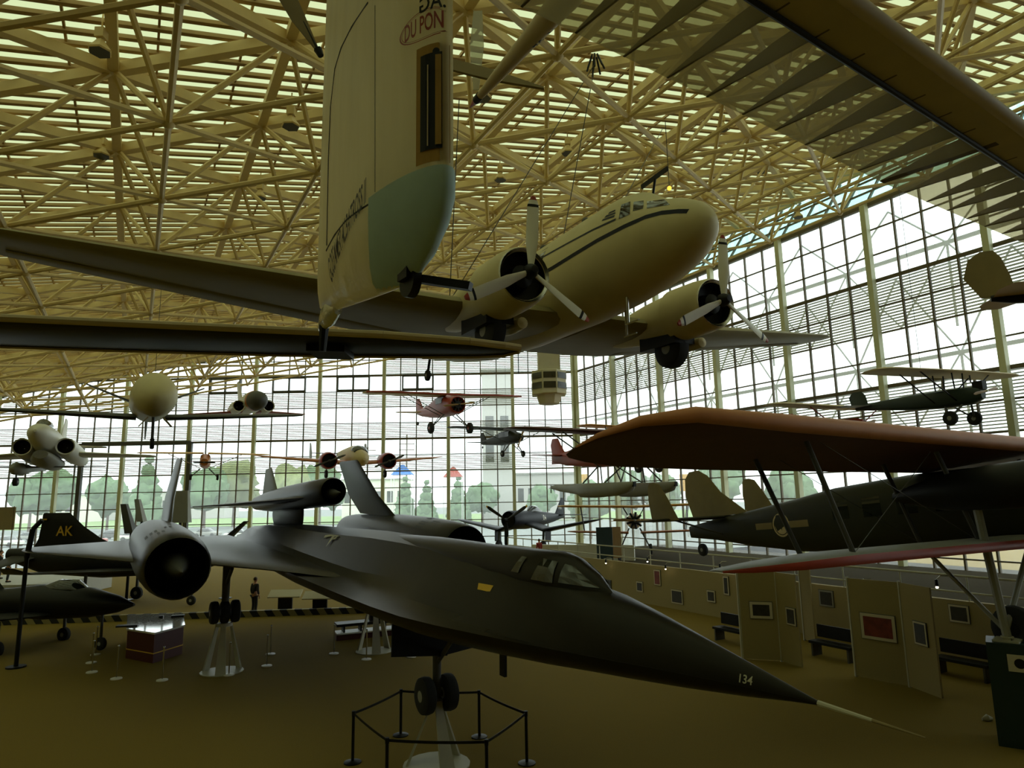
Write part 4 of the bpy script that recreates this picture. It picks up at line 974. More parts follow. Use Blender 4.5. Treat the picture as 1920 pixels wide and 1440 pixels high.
MB().wing([(-5.7, 0, .2, 1.0, .08), (-5.9, 0, .9, .9, .06), (-6.2, 0, 1.2, .4, .03)], 8, vertical=True).build('tail_fin', M['yellow'], t)
for s in (-1, 1): MB().wing([(-5.6, s * .05, .2, 1.0, .07), (-6.0, s * 1.5, .2, .5, .04)], 7).build('tailplane', M['yellow'], t)
gear(t, -.8, .85, -1.25, .36, .2, (-.8, .35, -.4)); radial(t, (.35, 0, 0), .45, M['yellow'], .5, cowl=False); simple_prop(t, (.5, 0, 0), 1.1, M['wood'], M['dkgrey'], .8)

# ------------------------------------------------------------------ the big triple-tailed biplane on the right
bp = thing('transport_biplane', 'huge dark green biplane transport with orange upper wing and three tail fins standing at right', 'biplane', (14.573, 13.226, 5.278), (-64.28, 4.876, 1.66))
bfm = MB().fus([(-.9, -.1, .55, .6, .6), (-1.6, -.05, .72, .78, .78, 2.6), (-3, .05, .78, .98, 1.0, 3.2), (-7, .05, .8, 1.05, 1.08, 3.4), (-9.5, .05, .74, .95, 1.05, 3.2), (-11.2, .0, .62, .8, .95, 3), (-13.5, .05, .4, .52, .75, 2.8), (-15.5, .1, .2, .28, .5, 2.6), (-17, .1, .05, .1, .35)], 24)
bfo2 = bfm.build('fuselage', M['olive'], bp, ang=50); bb = bfm.bvh()
def bd(vs, fs, x, z, name, m, s=-1, sub=1): return decal(bb, vs, fs, (x, 3 * s, z), (1, 0, 0), (0, 0, 1), (0, -s, 0), name, m, bfo2, sub=sub)
bd(*disc2(.4), -11.65, -.02, 'round_emblem', M['cream']); bd(*ring2(.34, .31), -11.65, -.02, 'emblem_ring', M['olive'], sub=0)
bd([(-.2, -.05), (0, .16), (.2, -.05), (.05, -.02), (0, -.2), (-.05, -.02)], [(0, 1, 3), (1, 3, 4), (1, 4, 5), (0, 1, 5)] and [(0, 1, 2, 3, 4, 5)], -11.65, -.02, 'emblem_bird', M['olive'], sub=0)
for x in (-12.5, -10.85): bd(*rect(-.42, -.11, .42, .11), x, -.02, 'emblem_plate', M['rib'], sub=2)
for x in (-9.1, -8.0, -6.9, -5.8, -4.7):
    for s in (-1, 1): bd(*rect(-.3, -.28, .3, .28), x, .3, 'cabin_window', M['glassdark'], s, 2)
UL, LL = M['uppershade'], M['grey']
for s in (-1, 1):
    MB().wing([(-3.8, 0, 1.38, 2.9, .38, .1), (-3.8, s * 8.0, 1.9, 2.9, .37, .17), (-3.85, s * 10.4, 2.08, 2.75, .3, .2), (-4.25, s * 11.4, 2.04, 2.1, .2, .2), (-4.9, s * 11.95, 1.9, 1.15, .1, .2), (-5.4, s * 12.15, 1.78, .4, .03, .2)], 12, camber=.03).build('upper_wing', UL, bp, ang=70)
    ue = []
    for x, y, z, r in ((-3.8, 0, 1.38, .2), (-3.8, 8.0, 1.9, .2), (-3.85, 10.4, 2.08, .165), (-4.25, 11.4, 2.04, .11), (-4.9, 11.95, 1.9, .055), (-5.4, 12.15, 1.78, .02)):
        ue.append([V((x - r * .55 + r * .75 * math.cos(a), s * y, z + r * .28 + r * .92 * math.sin(a))) for a in [2 * PI * k / 12 for k in range(12)]])
    MB().loft(ue).build('upper_wing_leading_edge', M['edgelit'], bp)
    MB().wing([(-3.6, s * .7, -.85, 2.2, .26), (-3.65, s * 7.2, -.72, 2.1, .24), (-3.8, s * 8.6, -.72, 1.8, .19), (-4.2, s * 9.4, -.72, 1.1, .1), (-4.55, s * 9.8, -.72, .4, .03)], 12, camber=.025).build('lower_wing', LL, bp, ang=70)
    le = MB(); pr_ = []
    for x, y, z, r in ((-3.6, .7, -.86, .1), (-3.65, 7.2, -.73, .09), (-3.8, 8.6, -.73, .075), (-4.2, 9.4, -.73, .05), (-4.55, 9.8, -.73, .02)):
        pr_.append([V((x + .02 + r * (.35 * math.cos(a) + .1), s * y, z + r * 1.05 * math.sin(a))) for a in [2 * PI * k / 10 for k in range(10)]])
    le.loft(pr_).build('lower_wing_leading_edge', M['red'], bp)
    for p, q in (((-4.3, 7.3, 1.72), (-3.95, 6.95, -.65)), ((-5.75, 7.3, 1.52), (-5.3, 6.9, -.65)), ((-4.4, 3.0, 1.5), (-4.1, 2.6, -.7)), ((-5.8, 3.0, 1.4), (-5.5, 2.6, -.7))):
        MB().tube((p[0], s * p[1], p[2]), (q[0], s * q[1], q[2]), .055, n=8).build('interplane_strut', M['dkgrey'], bp)
    for p, q in (((-4.3, 7.2, 1.8), (-4.1, 2.7, -.65)), ((-5.75, 7.2, 1.8), (-5.5, 2.7, -.65)), ((-4.4, 3.0, 1.5), (-4.0, 6.9, -.65))):
        MB().tube((p[0], s * p[1], p[2]), (q[0], s * q[1], q[2]), .008, n=5).build('bracing_wire', M['cable'], bp)
    n_ = MB().lathe([(-2.3, .4), (-2.5, .5), (-3.4, .5), (-4.6, .42), (-5.8, .12)], (0, s * 2.75, .45), 'x', 22).build('engine_nacelle', M['black'], bp)
    radial(bp, (-2.2, s * 2.75, .45), .62, M['black'], .5, cowl=False); propeller(bp, (-1.95, s * 2.75, .45), 1.5, .22, (.7, .7 + PI), M['dkgrey'], .12, .2, M['steel'])
    MB().path([(-4.4, s * 2.0, .6), (-3.6, s * 2.2, .62), (-3.0, s * 2.6, .35), (-2.7, s * 2.9, -.05)], .07, 8).build('exhaust_pipe', M['grey'], bp)
    MB().tube((-3.9, s * 2.75, .2), (-3.9, s * 2.75, -2.7), .09).tube((-4.0, s * .8, -.8), (-3.9, s * 2.75, -2.6), .06).tube((-5.6, s * 2.4, -.8), (-3.9, s * 2.75, -2.6), .05).build('main_gear_leg', M['grey'], bp)
    wheel('main_wheel', (-3.9, s * 2.35, -2.6), .5, .28, bp, hubm=M['black'])
    MB().wing([(-14.6, s * .2, .45, 2.1, .14), (-15.0, s * 2.4, .5, 1.7, .12), (-15.4, s * 3.3, .52, .9, .06)], 9).build('tailplane', M['olive'], bp)
    MB().wing([(-14.6, s * 2.45, .45, 1.6, .1), (-15.1, s * 2.45, 1.3, 1.2, .08), (-15.5, s * 2.45, 1.85, .7, .05), (-15.8, s * 2.45, 1.95, .3, .02)], 9, vertical=True).build('outer_tail_fin', M['rib'], bp)
    MB().tube((-15.2, s * 2.3, .5), (-14.8, s * .3, -.2), .035).build('tailplane_strut', M['dkgrey'], bp)
MB().wing([(-13.6, 0, .5, 3.1, .14), (-14.9, 0, 1.4, 2.1, .11), (-15.5, 0, 2.1, 1.4, .08), (-16.0, 0, 2.38, .6, .04)], 10, vertical=True).build('tail_fin', M['rib'], bp)
radial(bp, (-.55, 0, -.1), .62, M['black'], .5, cowl=False); propeller(bp, (-.35, 0, -.1), 1.5, .22, (.9, .9 + PI), M['dkgrey'], .12, .2, M['steel'])
wheel('tail_wheel', (-16.4, 0, -.75), .25, .15, bp)
# its jack, and the dark kiosk in front
wp = bp.matrix_world @ V((-3.9, -2.75, -2.7)); KH = 2.08
jt = thing('axle_stand', 'pale pyramid axle stand on top of the dark kiosk under the big biplane', 'jack stand', (wp.x, wp.y, KH))
MB().lathe([(0, .34), (.04, .34), (wp.z - KH - .08, .1), (wp.z - KH, .1)], (0, 0, 0), 'z', 4).build('stand_body', M['ivory'], jt, smooth=False)
MB().lathe([(wp.z - KH - .02, .12), (wp.z - KH, .12)], (0, 0, 0), 'z', 12).build('saddle_plate', M['ivory'], jt)

# ------------------------------------------------------------------ on the raised floor
t = thing('fighter_plane', 'navy bent-wing fighter plane with upright propeller blades standing on the raised floor', 'airplane', EYE + (V((-.674, 50.899, 3.75)) - EYE) * .98, (-120.1, 1.5, 0))
MB().lathe([(-.5, .5), (-.4, .6), (-.55, .66), (-1.6, .68)], (0, 0, 0), 'x', 26, cap=False).build('engine_cowl', M['navy'], t)
MB().lathe([(-.45, .52), (-.7, .5), (-.7, .02)], (0, 0, 0), 'x', 22, cap=False).build('radial_engine', M['black'], t)
MB().fus([(-1.6, 0, .66, .68, .68), (-3, 0, .64, .68, .7), (-5, .05, .54, .6, .6), (-7.5, .15, .3, .35, .38), (-9.6, .25, .08, .12, .12)], 24).build('fuselage', M['navy'], t)
MB().fus([(-3.3, .5, .2, .2, .1), (-3.8, .55, .32, .52, .1), (-4.6, .55, .3, .5, .1), (-5.6, .5, .12, .15, .1)], 16).build('canopy', M['glassdark'], t)
for s in (-1, 1):
    MB().wing([(-1.9, s * .5, -.3, 2.6, .34), (-1.95, s * 1.9, -.75, 2.5, .32), (-2.2, s * 5.2, -.15, 1.9, .2), (-2.6, s * 6.0, .0, 1.1, .1), (-2.9, s * 6.2, .03, .5, .04)], 9).build('wing', M['navy'], t)
    MB().wing([(-8.3, s * .1, .35, 1.3, .1), (-8.7, s * 2.3, .35, .7, .06)], 7).build('tailplane', M['navy'], t)
    MB().tube((-2.3, s * 1.9, -.8), (-2.2, s * 1.9, -1.75), .09).build('main_gear_leg', M['dkgrey'], t); wheel('main_wheel', (-2.2, s * 1.9, -1.9), .4, .24, t)
    MB().box((-2.5, s * 2.15, -1.2), (.9, .04, .8)).build('gear_door', M['navy'], t, smooth=False)
MB().wing([(-7.8, 0, .3, 1.8, .12), (-8.7, 0, 1.3, 1.1, .08), (-9.1, 0, 1.75, .5, .04)], 8, vertical=True).build('tail_fin', M['navy'], t)
propeller(t, (-.15, 0, 0), 2.0, .3, (PI / 3, PI, -PI / 3), M['black'], .16, .3, M['black'], bands=[(1.88, 2.0, M['gold'])])
tv, tf = text_mesh('104', .6)
nm = MB(); nm.add([(-5.6 + x * -1.0, .0, .1 + y) for x, y in tv], tf)
fb = MB().fus([(-1.6, 0, .66, .68, .68), (-3, 0, .64, .68, .7), (-5, .05, .54, .6, .6), (-7.5, .15, .3, .35, .38), (-9.6, .25, .08, .12, .12)], 24).bvh()
decal(fb, [(-x, y) for x, y in tv], tf, (-5.0, 3, .12), (1, 0, 0), (0, 0, 1), (0, -1, 0), 'side_number', M['white'], t)
tv, tf = text_mesh('NR', .45)
MB().add([(-8.75 - x, .09, .95 + y) for x, y in tv], tf).build('tail_code', M['white'], t, smooth=False, fix=False)

t = thing('biplane', 'yellow-winged biplane with bare radial engine facing the room on the raised floor', 'biplane', at_y(1190, 976, 43.5), (-98, 4, 0))
MB().fus([(-.3, 0, .35, .35, .35), (-.9, 0, .46, .48, .5), (-2.4, .05, .46, .5, .5), (-4.5, .1, .3, .32, .32), (-6.4, .15, .05, .1, .12)], 18).build('fuselage', M['cream'], t)
radial(t, (0, 0, 0), .56, M['black'], .5, cowl=False); propeller(t, (.2, 0, 0), 1.35, .17, (1.6, 1.6 + PI), M['wood'], .1, .15, M['steel'])
for z, x, y1 in ((.9, -.3, 4.9), (-.72, -.6, 4.3)):
    for s in (-1, 1): MB().wing([(x, 0 if z > 0 else s * .4, z, 1.5, .16), (x, s * (y1 - .5), z + .1, 1.4, .14), (x - .4, s * y1, z + .12, .6, .06)], 8).build('wing', M['yellow'] if z > 0 else M['orange'], t)
struts(t, [((-.9, 3.2, -.68), (-.5, 3.4, .95)), ((-1.7, 3.2, -.68), (-1.4, 3.4, .95))], .03, M['black'])
struts(t, [((-.6, .4, .4), (-.5, .7, .9)), ((-1.4, .4, .4), (-1.3, .7, .9))], .025, M['black'])
MB().wing([(-5.5, 0, .2, 1.0, .08), (-5.8, 0, .9, .8, .06), (-6.1, 0, 1.15, .4, .03)], 8, vertical=True).build('tail_fin', M['yellow'], t)
for s in (-1, 1): MB().wing([(-5.5, s * .05, .2, 1.0, .07), (-5.9, s * 1.5, .2, .5, .04)], 7).build('tailplane', M['yellow'], t)
gear(t, -.9, .95, -1.75, .34, .18, (-.9, .35, -.45))
for i, (px, py, Y, sx, sy, nm_, lb) in enumerate(((1030, 1000, 43, 6.5, .9, 'low_display_wall', 'long low white display wall beneath the yellow-winged biplane'),)):
    c = at_y(px + 60, py, Y)
    tag(MB().box((c.x, c.y, 1.5 + sy / 2), (sx, .25, sy), Matrix.Rotation(rad(-20), 3, 'Z')).build(nm_, M['white'] if i == 0 else M['rib'], smooth=False), lb, 'plinth')
c = at_y(1140, 985, 40)
sg = thing('information_board', 'tall dark green information board standing on the raised floor beside a visitor', 'sign', (c.x, c.y, 1.5), (10, 0, 0))
MB().box((-.25, 0, 1.2), (.95, .06, 1.75)).build('board_panel', M['dkgreen'], sg, smooth=False); MB().box((.5, .02, 1.2), (.5, .06, 1.75)).build('side_panel', M['wood'], sg, smooth=False)
for x in (-.6, .2): MB().beam((x, 0, 0), (x, 0, .4), .06).build('post', M['steel'], sg, smooth=False)
# ------------------------------------------------------------------ left side ground aircraft
t = thing('fighter_jet', 'black fighter jet with AK on its swept tail fin, standing behind the long black jet', 'airplane', at_y(262, 1040, 38) , (-8, 0, 0))
o_ = t.location.copy(); t.location = (o_.x, o_.y, 2.2)
MB().fus([(5, .1, .1, .1, .1), (3.6, .1, .5, .45, .5), (1.5, .15, .75, .8, .75), (-2, .1, .95, .85, .85, 2.6), (-5.5, .15, .75, .75, .7, 2.6), (-8, .5, .3, .35, .35)], 22).build('fuselage', M['black'], t)
ff = MB().wing([(-1.0, 0, .75, 5.6, .2), (-2.4, 0, 1.35, 3.9, .16), (-3.5, 0, 2.0, 2.7, .13), (-4.4, 0, 2.72, 1.75, .09), (-4.5, 0, 2.78, 1.55, .04)], 9, vertical=True); fo = ff.build('tail_fin', M['black'], t)
tv, tf = text_mesh('AK', .75); MB().add([(-4.6 + x, -.13, 1.75 + y) for x, y in tv], tf).build('tail_code', M['gold'], fo, smooth=False, fix=False)
MB().box((-6.0, -.1, 2.42), (.4, .06, .08)).build('tip_marking', M['gold'], fo, smooth=False)
MB().box((-6.2, 0, .55), (1.4, .1, .5)).build('rudder', M['black'], fo, smooth=False)
for s in (-1, 1):
    MB().wing([(1.2, s * .7, -.3, 4.6, .25), (-2.4, s * 4.4, -.1, 1.6, .1), (-2.8, s * 5, .2, .9, .05)], 8).build('wing', M['black'], t)
    MB().wing([(-5.5, s * .3, .5, 2, .12), (-7, s * 2.3, -.2, .9, .06)], 7).build('tailplane', M['black'], t)
    MB().tube((-1.5, s * 2, -.4), (-1.5, s * 2, -1.8), .08).build('main_gear_leg', M['dkgrey'], t); wheel('main_wheel', (-1.5, s * 2, -1.83), .36, .22, t)
MB().tube((3.2, 0, -.3), (3.2, 0, -1.9), .07).build('nose_gear_leg', M['dkgrey'], t); wheel('nose_wheel', (3.2, 0, -1.95), .25, .18, t)
t = thing('attack_jet', 'small black jet with glinting canopy parked under the near wing of the long black jet', 'airplane', at_y(205, 1088, 26.5), (-14, 1, 0)); t.location.z = 1.64
MB().fus([(1.2, 0, .05, .05, .05), (.5, .02, .3, .3, .3), (-.8, .08, .55, .55, .55), (-3, .1, .66, .66, .66), (-5, .1, .5, .5, .5), (-7.2, .15, .3, .3, .3)], 20).build('fuselage', M['black'], t)
MB().fus([(-.9, .45, .18, .1, .1), (-1.4, .5, .36, .42, .1), (-2.2, .5, .36, .45, .1), (-3.2, .5, .2, .15, .1)], 16).build('canopy', M['glassdark'], t)
for s in (-1, 1):
    MB().wing([(-2.0, s * .5, -.3, 3.2, .22), (-4.2, s * 3.8, -.2, 1.2, .08)], 8).build('wing', M['black'], t)
    MB().tube((-3.4, s * 1.4, -.4), (-3.4, s * 1.4, -1.2), .06).build('main_gear_leg', M['dkgrey'], t); wheel('main_wheel', (-3.4, s * 1.4, -1.37), .28, .2, t)
    MB().wing([(-5.9, s * .2, .4, 1.3, .1), (-6.7, s * 1.7, .4, .6, .05)], 7).build('tailplane', M['black'], t)
MB().wing([(-4.8, 0, .45, 2.2, .14), (-6.4, 0, 1.9, .8, .05)], 8, vertical=True).build('tail_fin', M['black'], t)
MB().tube((-.2, 0, -.3), (-.2, 0, -1.3), .05).build('nose_gear_leg', M['dkgrey'], t); wheel('nose_wheel', (-.2, 0, -1.4), .24, .16, t)
p0, p1, p2 = at_y(50, 1046, 24), at_y(62, 992, 24), at_y(79, 975, 24)
pt = thing('bent_pole', 'dark bent pole rising beside the near wing tip of the long black jet', 'pole', (p0.x, p0.y, 0))
MB().tube((0, 0, 0), p0 - pt.location, .07).tube(p0 - pt.location, p1 - pt.location, .09).tube(p1 - pt.location, p2 - pt.location, .08).build('pole', M['black'], pt)
MB().lathe([(0, .3), (.05, .3)], (0, 0, 0), 'z', 14).build('base_plate', M['black'], pt)
# other small fins standing up behind the near engine
for i, (bx, by, tx, ty, Y, wd, m_, lb) in enumerate(((246, 1000, 233, 945, 40, .5, 'dkgrey', 'thin dark upright jet fin leaning left behind the near engine nacelle'), (266, 978, 258, 936, 42, .4, 'grey', 'second smaller upright fin leaning left behind the near engine'), (338, 980, 342, 920, 40, 1.1, 'grey', 'broad grey upright fin right of the tall pale tail fin'), (428, 1008, 462, 977, 40, .35, 'black', 'short black rod sloping up right behind the drone pylon'))):
    b_, t_ = at_y(bx, by, Y), at_y(tx, ty, Y)
    tt = thing('display_fin', lb, 'fin', (b_.x, b_.y, 0))
    h = t_ - b_; b0 = V((0, 0, b_.z))
    MB().loft([[b0 + V((-wd / 2, -.25, 0)), b0 + V((wd / 2, -.25, 0)), b0 + V((wd / 2, .25, 0)), b0 + V((-wd / 2, .25, 0))], [b0 + h + V((-wd / 3, -.12, 0)), b0 + h + V((wd / 3, -.12, 0)), b0 + h + V((wd / 3, .12, 0)), b0 + h + V((-wd / 3, .12, 0))]]).build('fin_blade', M[m_], tt, smooth=False)
    MB().tube((0, 0, 0), b0, .08).lathe([(0, .35), (.04, .35)], (0, 0, 0), 'z', 14).build('support', M['black'], tt)

# ------------------------------------------------------------------ control cab hanging on its shaft
c = at_y(1029, 718, 47)
ct = thing('control_cab', 'octagonal pale control cab with two black window bands hanging on a square shaft', 'cab', c)
oct_ = lambda r, z: [V((r * math.cos(PI / 8 + PI * i / 4), r * math.sin(PI / 8 + PI * i / 4), z)) for i in range(8)]
MB().loft([oct_(1.2, -.9), oct_(1.28, -.85), oct_(1.28, .75), oct_(1.2, .8)]).build('cab_body', M['tower'], ct, smooth=False)
for z0, z1 in ((.18, .6), (-.52, -.08)):
    for i in range(8):
        a = PI / 4 * i; ca, sa = math.cos(a), math.sin(a); rr = 1.2
        MB().loft([[V((ca * rr - sa * w_, sa * rr + ca * w_, z)) for w_, z in ((-.42, z0), (.42, z0), (.42, z1), (-.42, z1))], [V((ca * (rr + .02) - sa * w_, sa * (rr + .02) + ca * w_, z)) for w_, z in ((-.42, z0), (.42, z0), (.42, z1), (-.42, z1))]]).build('cab_window', M['glassdark'], ct, smooth=False)
MB().loft([oct_(.95, -.9), oct_(.75, -1.5), oct_(.4, -1.55)]).build('cab_base', M['tower'], ct, smooth=False)
MB().box((0, 0, 5.3), (1.5, 1.5, 9)).build('shaft', M['tower'], ct, smooth=False)

# ------------------------------------------------------------------ ceiling lamps, beacon, cables
lamp0 = None
LPX = [((187, 98), 15, 'hexagonal high-bay lamp, highest of three in a column at upper left'), ((190, 293), 20.5, 'hexagonal high-bay lamp, middle of three in a column at upper left'), ((192, 417), 28, 'hexagonal high-bay lamp, lowest of three in a column at upper left'), ((545, 238), 18.5, 'hexagonal high-bay lamp just left of the tall pod'), ((487, 372), 25, 'hexagonal high-bay lamp above the dark wing left of the pod'), ((905, 185), 18.5, 'hexagonal high-bay lamp under the red tip of the tail boom'), ((1065, 288), 25, 'hexagonal high-bay lamp above the airliner wing cables'), ((938, 338), 27, 'hexagonal high-bay lamp close right of the pod window'), ((1355, 243), 27, 'hexagonal high-bay lamp beside the ribs of the see-through wing'), ((1428, 323), 34, 'hexagonal high-bay lamp high above the right airliner engine'), ((1497, 408), 35, 'hexagonal high-bay lamp nearest the tinted glass strip')]
for (px, py), Y, lb in LPX:
    p = at_y(px, py, Y)
    if lamp0 is None:
        lamp0 = thing('high_bay_lamp', lb, 'ceiling lamp', p, group='hexagonal high-bay lamps under the roof')
        MB().lathe([(0, .26), (.04, .28), (.2, .16), (.34, .08)], (0, 0, 0), 'z', 6).build('lamp_shade', M['truss'], lamp0, smooth=False)
        MB().lathe([(-.015, .25), (.0, .25)], (0, 0, 0), 'z', 6).build('lamp_lens', M['hexlens'], lamp0, smooth=False)
        MB().tube((0, 0, .34), (0, 0, 1.1), .02).box((0, 0, .5), (.22, .22, .25)).build('hanger', M['truss'], lamp0, smooth=False)
    else: clone(lamp0, p, lb)
p = at_y(1255, 353, 20)
bt = thing('beacon_lamp', 'small glowing amber lamp above the airliner cockpit', 'lamp', p)
MB().ball((0, 0, 0), .07, 14).build('amber_globe', M['beacon'], bt); MB().tube((0, 0, .06), (0, 0, roof_z(p) - 3.0 - p.z), .012).build('cord', M['cable'], bt)
def cable(a, b, lb, r=.014):
    a, b = V(a), V(b); o = MB().tube(a, b, r, n=6).build('suspension_cable', M['cable'], None)
    tag(o, lb, 'cable', 'cables holding the hanging aircraft')
def roofpt(p, dx=0, dy=0):
    q = V((p.x + dx, p.y + dy, 0)); return V((q.x, q.y, roof_z(q) - 2.9))
nodeA = at_y(1116, 118, 19); nodeB = at_y(1243, 240, 26)
D = lambda x, y, z: DCM @ V((x, y, z))
cable(nodeA, D(-6.4, -3.2, -.6), 'thin dark cable running from the truss joint down to the near airliner engine')
cable(nodeA, D(-6.4, .3, 1.25), 'thin dark cable running from the truss joint down to the airliner cabin roof')
cable(nodeB, D(-3.6, .2, 1.25), 'thin dark cable dropping on the airliner roof behind the cockpit')
cable(D(-6.4, -3.2, -.6) , at_y(862, 380, 17) + V((0, 0, 3)), 'thin dark cable slanting left from the near airliner engine past the pod')
for nm_, o in (('far red monoplane', 'monoplane'), ('small dark green monoplane', 'monoplane.001'), ('rust-red floatplane', 'floatplane'), ('round-nosed business aircraft', 'business_aircraft'), ('red-cowled twin', 'twin_propeller_aircraft'), ('green parasol plane', 'parasol_monoplane')):
    ob = bpy.data.objects[o]; q = ob.matrix_world @ V((-2.2, 0, .95)); cable(q, roofpt(q), 'thin cable holding up the ' + nm_, .01)
rig = at_y(1116, 118, 19); 
rt_ = thing('cable_rigging', 'dark bundle of rigging clamps on the truss joint that holds the airliner cables', 'rigging', nodeA)
for k in range(7):
    a = 2 * PI * k / 7; MB().tube((.1 * math.cos(a), .1 * math.sin(a), .25), (.28 * math.cos(a), .28 * math.sin(a), -.2 - .05 * (k % 3)), .03, n=6).build('clamp', M['black'], rt_)

# ------------------------------------------------------------------ picture wall and panels
WN = V((-EE.x, -EE.y, 0))                        # wall faces the hall
WF = PE + WN * .1
def at_plane(px, py, p, n):
    r = ray(px, py); return EYE + r * ((p - EYE).dot(n) / r.dot(n))
def picture(c, n, wd, ht, lb, ph='photo', fr='paper', border=.07):
    n = V(n).normalized(); u_ = V((0, 0, 1)).cross(n)
    t = bpy.data.objects.new('framed_picture', None); COL.objects.link(t)
    t.matrix_world = Matrix(((u_.x, n.x, 0, c.x), (u_.y, n.y, 0, c.y), (0, 0, 1, c.z), (0, 0, 0, 1)))
    tag(t, lb, 'picture', 'framed pictures on the olive panels')
    MB().box((0, .015, 0), (wd, .03, ht)).build('picture_frame', M['dkgrey'], t, smooth=False)
    MB().box((0, .033, 0), (wd - .03, .008, ht - .03)).build('mat_board', M[fr], t, smooth=False)
    MB().box((0, .039, 0), (wd - 2 * border, .006, ht - 2 * border)).build('print', M[ph], t, smooth=False)
for px, py, wd, ht, lb, ph, fr in ((1141, 1096, .55, .5, 'dark screen-like picture beside the black jet windscreen', 'photo', 'dkgrey'), (1200, 1100, .52, .52, 'small square framed picture above the black jet nose ridge', 'photo', 'paper'), (1233, 1083, .5, .76, 'tall framed picture with reddish print, highest on the wall', 'redphoto', 'paper'), (1270, 1119, .8, .66, 'wide framed landscape picture under the orange wall glow', 'photo', 'paper'), (1334, 1118, .52, .52, 'square framed dark picture right of the wide landscape one', 'photo', 'paper'), (1362, 1098, .34, .8, 'narrow tall framed picture at the panel edge under the lower wing tip', 'photo', 'paper'), (1550, 1122, .62, .6, 'dark square picture between the two folding panel stands', 'photo', 'grey'), (1799, 1151, .62, .55, 'small framed picture at the far right beyond the folding panels', 'photo', 'paper')):
    picture(at_plane(px, py, WF, WN), WN, wd, ht, lb, ph, fr)
def screen(pts, h, lb):
    """zigzag of standing panels through floor points"""
    t = thing('folding_panel', lb, 'display panel', (pts[0].x, pts[0].y, 0))
    for a, b in zip(pts[:-1], pts[1:]):
        a, b = V((a.x, a.y, 0)), V((b.x, b.y, 0)); d = (b - a); 
        MB().beam(a - t.location + V((0, 0, h / 2 + .03)), b - t.location + V((0, 0, h / 2 + .03)), .05, h).build('panel_leaf', M['panel'], t, smooth=False)
        n_ = d.normalized()
        MB().beam(a - t.location + n_ * .03 + V((0, 0, 0)), a - t.location + n_ * .03 + V((0, 0, h + .06)), .07).build('panel_post', M['ivory'], t, smooth=False)
    return t
A_ = [at_z(1391, 1236, 0), at_z(1465, 1240, 0), at_z(1505, 1253, 0)]
B_ = [at_z(1604, 1268, 0), at_z(1705, 1288, 0), at_z(1768, 1312, 0)]
C_ = [at_z(1183, 1190, 0), at_z(1240, 1196, 0), at_z(1318, 1212, 0)]
screen(A_, 2.75, 'pale folding display panel under the tip of the red-edged lower wing')
screen(B_, 2.75, 'pale folding display panel with the red and dark picture, nearest the kiosk')
E_ = [at_z(1508, 1200, 0), at_z(1530, 1206, 0)]; screen(E_, 2.7, 'narrow pale display panel half hidden behind the first folding panel')
def pic_on(a, b, px, py, wd, ht, lb, ph='photo'):
    n_ = V((b.y - a.y, -(b.x - a.x), 0)).normalized(); 
    if n_.y > 0: n_ = -n_
    picture(at_plane(px, py, a + n_ * .028, n_), n_, wd, ht, lb, ph, 'paper', .1 if wd > .6 else .06)
pic_on(A_[0], A_[1], 1427, 1144, .72, .55, 'framed picture of a dark bird-like shape on the first folding panel')
pic_on(A_[1], A_[2], 1484, 1156, .45, .55, 'narrow dark picture on the angled leaf of the first folding panel')
pic_on(B_[0], B_[1], 1647, 1176, 1.0, .74, 'large framed picture with a dark red half on the second folding panel', 'redphoto')
pic_on(B_[1], B_[2], 1727, 1188, .5, .62, 'small dark picture on the angled leaf of the second folding panel')
sp0 = None
for px, py, off, lb in ((1136, 1056, .35, 'lit spot lamp over the black jet windscreen'), (1214, 1053, .35, 'lit spot lamp above the small square picture'), (1248, 1067, .35, 'lit spot lamp between the tall red picture and the wide landscape'), (1350, 1066, .35, 'lit spot lamp above the narrow tall picture'), (1396, 1083, 2.4, 'lit spot lamp above the bird-shape picture'), (1517, 1079, .5, 'lit spot lamp just under the red wing edge between the panels'), (1614, 1104, 3.0, 'lit spot lamp at the left top of the second folding panel'), (1757, 1101, 3.6, 'reddish lit spot lamp at the right top of the second folding panel')):
    p = at_plane(px, py, WF + WN * off, WN)
    if sp0 is None:
        sp0 = thing('spot_lamp', lb, 'spot lamp', p, (math.degrees(AZ), 0, 0), group='lit spot lamps over the picture panels')
        MB().ball((0, 0, 0), .035, 8).build('bulb', M['bulb'], sp0); MB().lathe([(.02, .05), (.2, .04)], (0, 0, 0), 'z', 10).build('lamp_head', M['black'], sp0)
        MB().path([(0, 0, .2), (.1, 0, .3), (.3, 0, .3)], .012).build('lamp_arm', M['steel'], sp0)
    else: clone(sp0, p, lb)
sb = MB(); bx = at_z(1375, 1205, 0); bt_ = thing('bench', 'dark low bench against the picture wall beside the first folding panel', 'bench', (bx.x, bx.y, 0), (-61, 0, 0))
MB().box((0, 0, .44), (1.5, .5, .08)).build('seat', M['black'], bt_, smooth=False); MB().box((0, .25, .75), (1.5, .06, .4)).build('backrest', M['black'], bt_, smooth=False)
for x in (-.65, .65): MB().box((x, 0, .2), (.06, .45, .4)).build('leg', M['dkgrey'], bt_, smooth=False)
bx = at_z(1565, 1235, 0); bt2 = clone(bt_, (bx.x, bx.y, 0), 'dark low bench between the two folding panels')
bx = at_z(1810, 1270, 0); bt3 = clone(bt_, (bx.x, bx.y, 0), 'dark low bench at the far right beyond the folding panels')
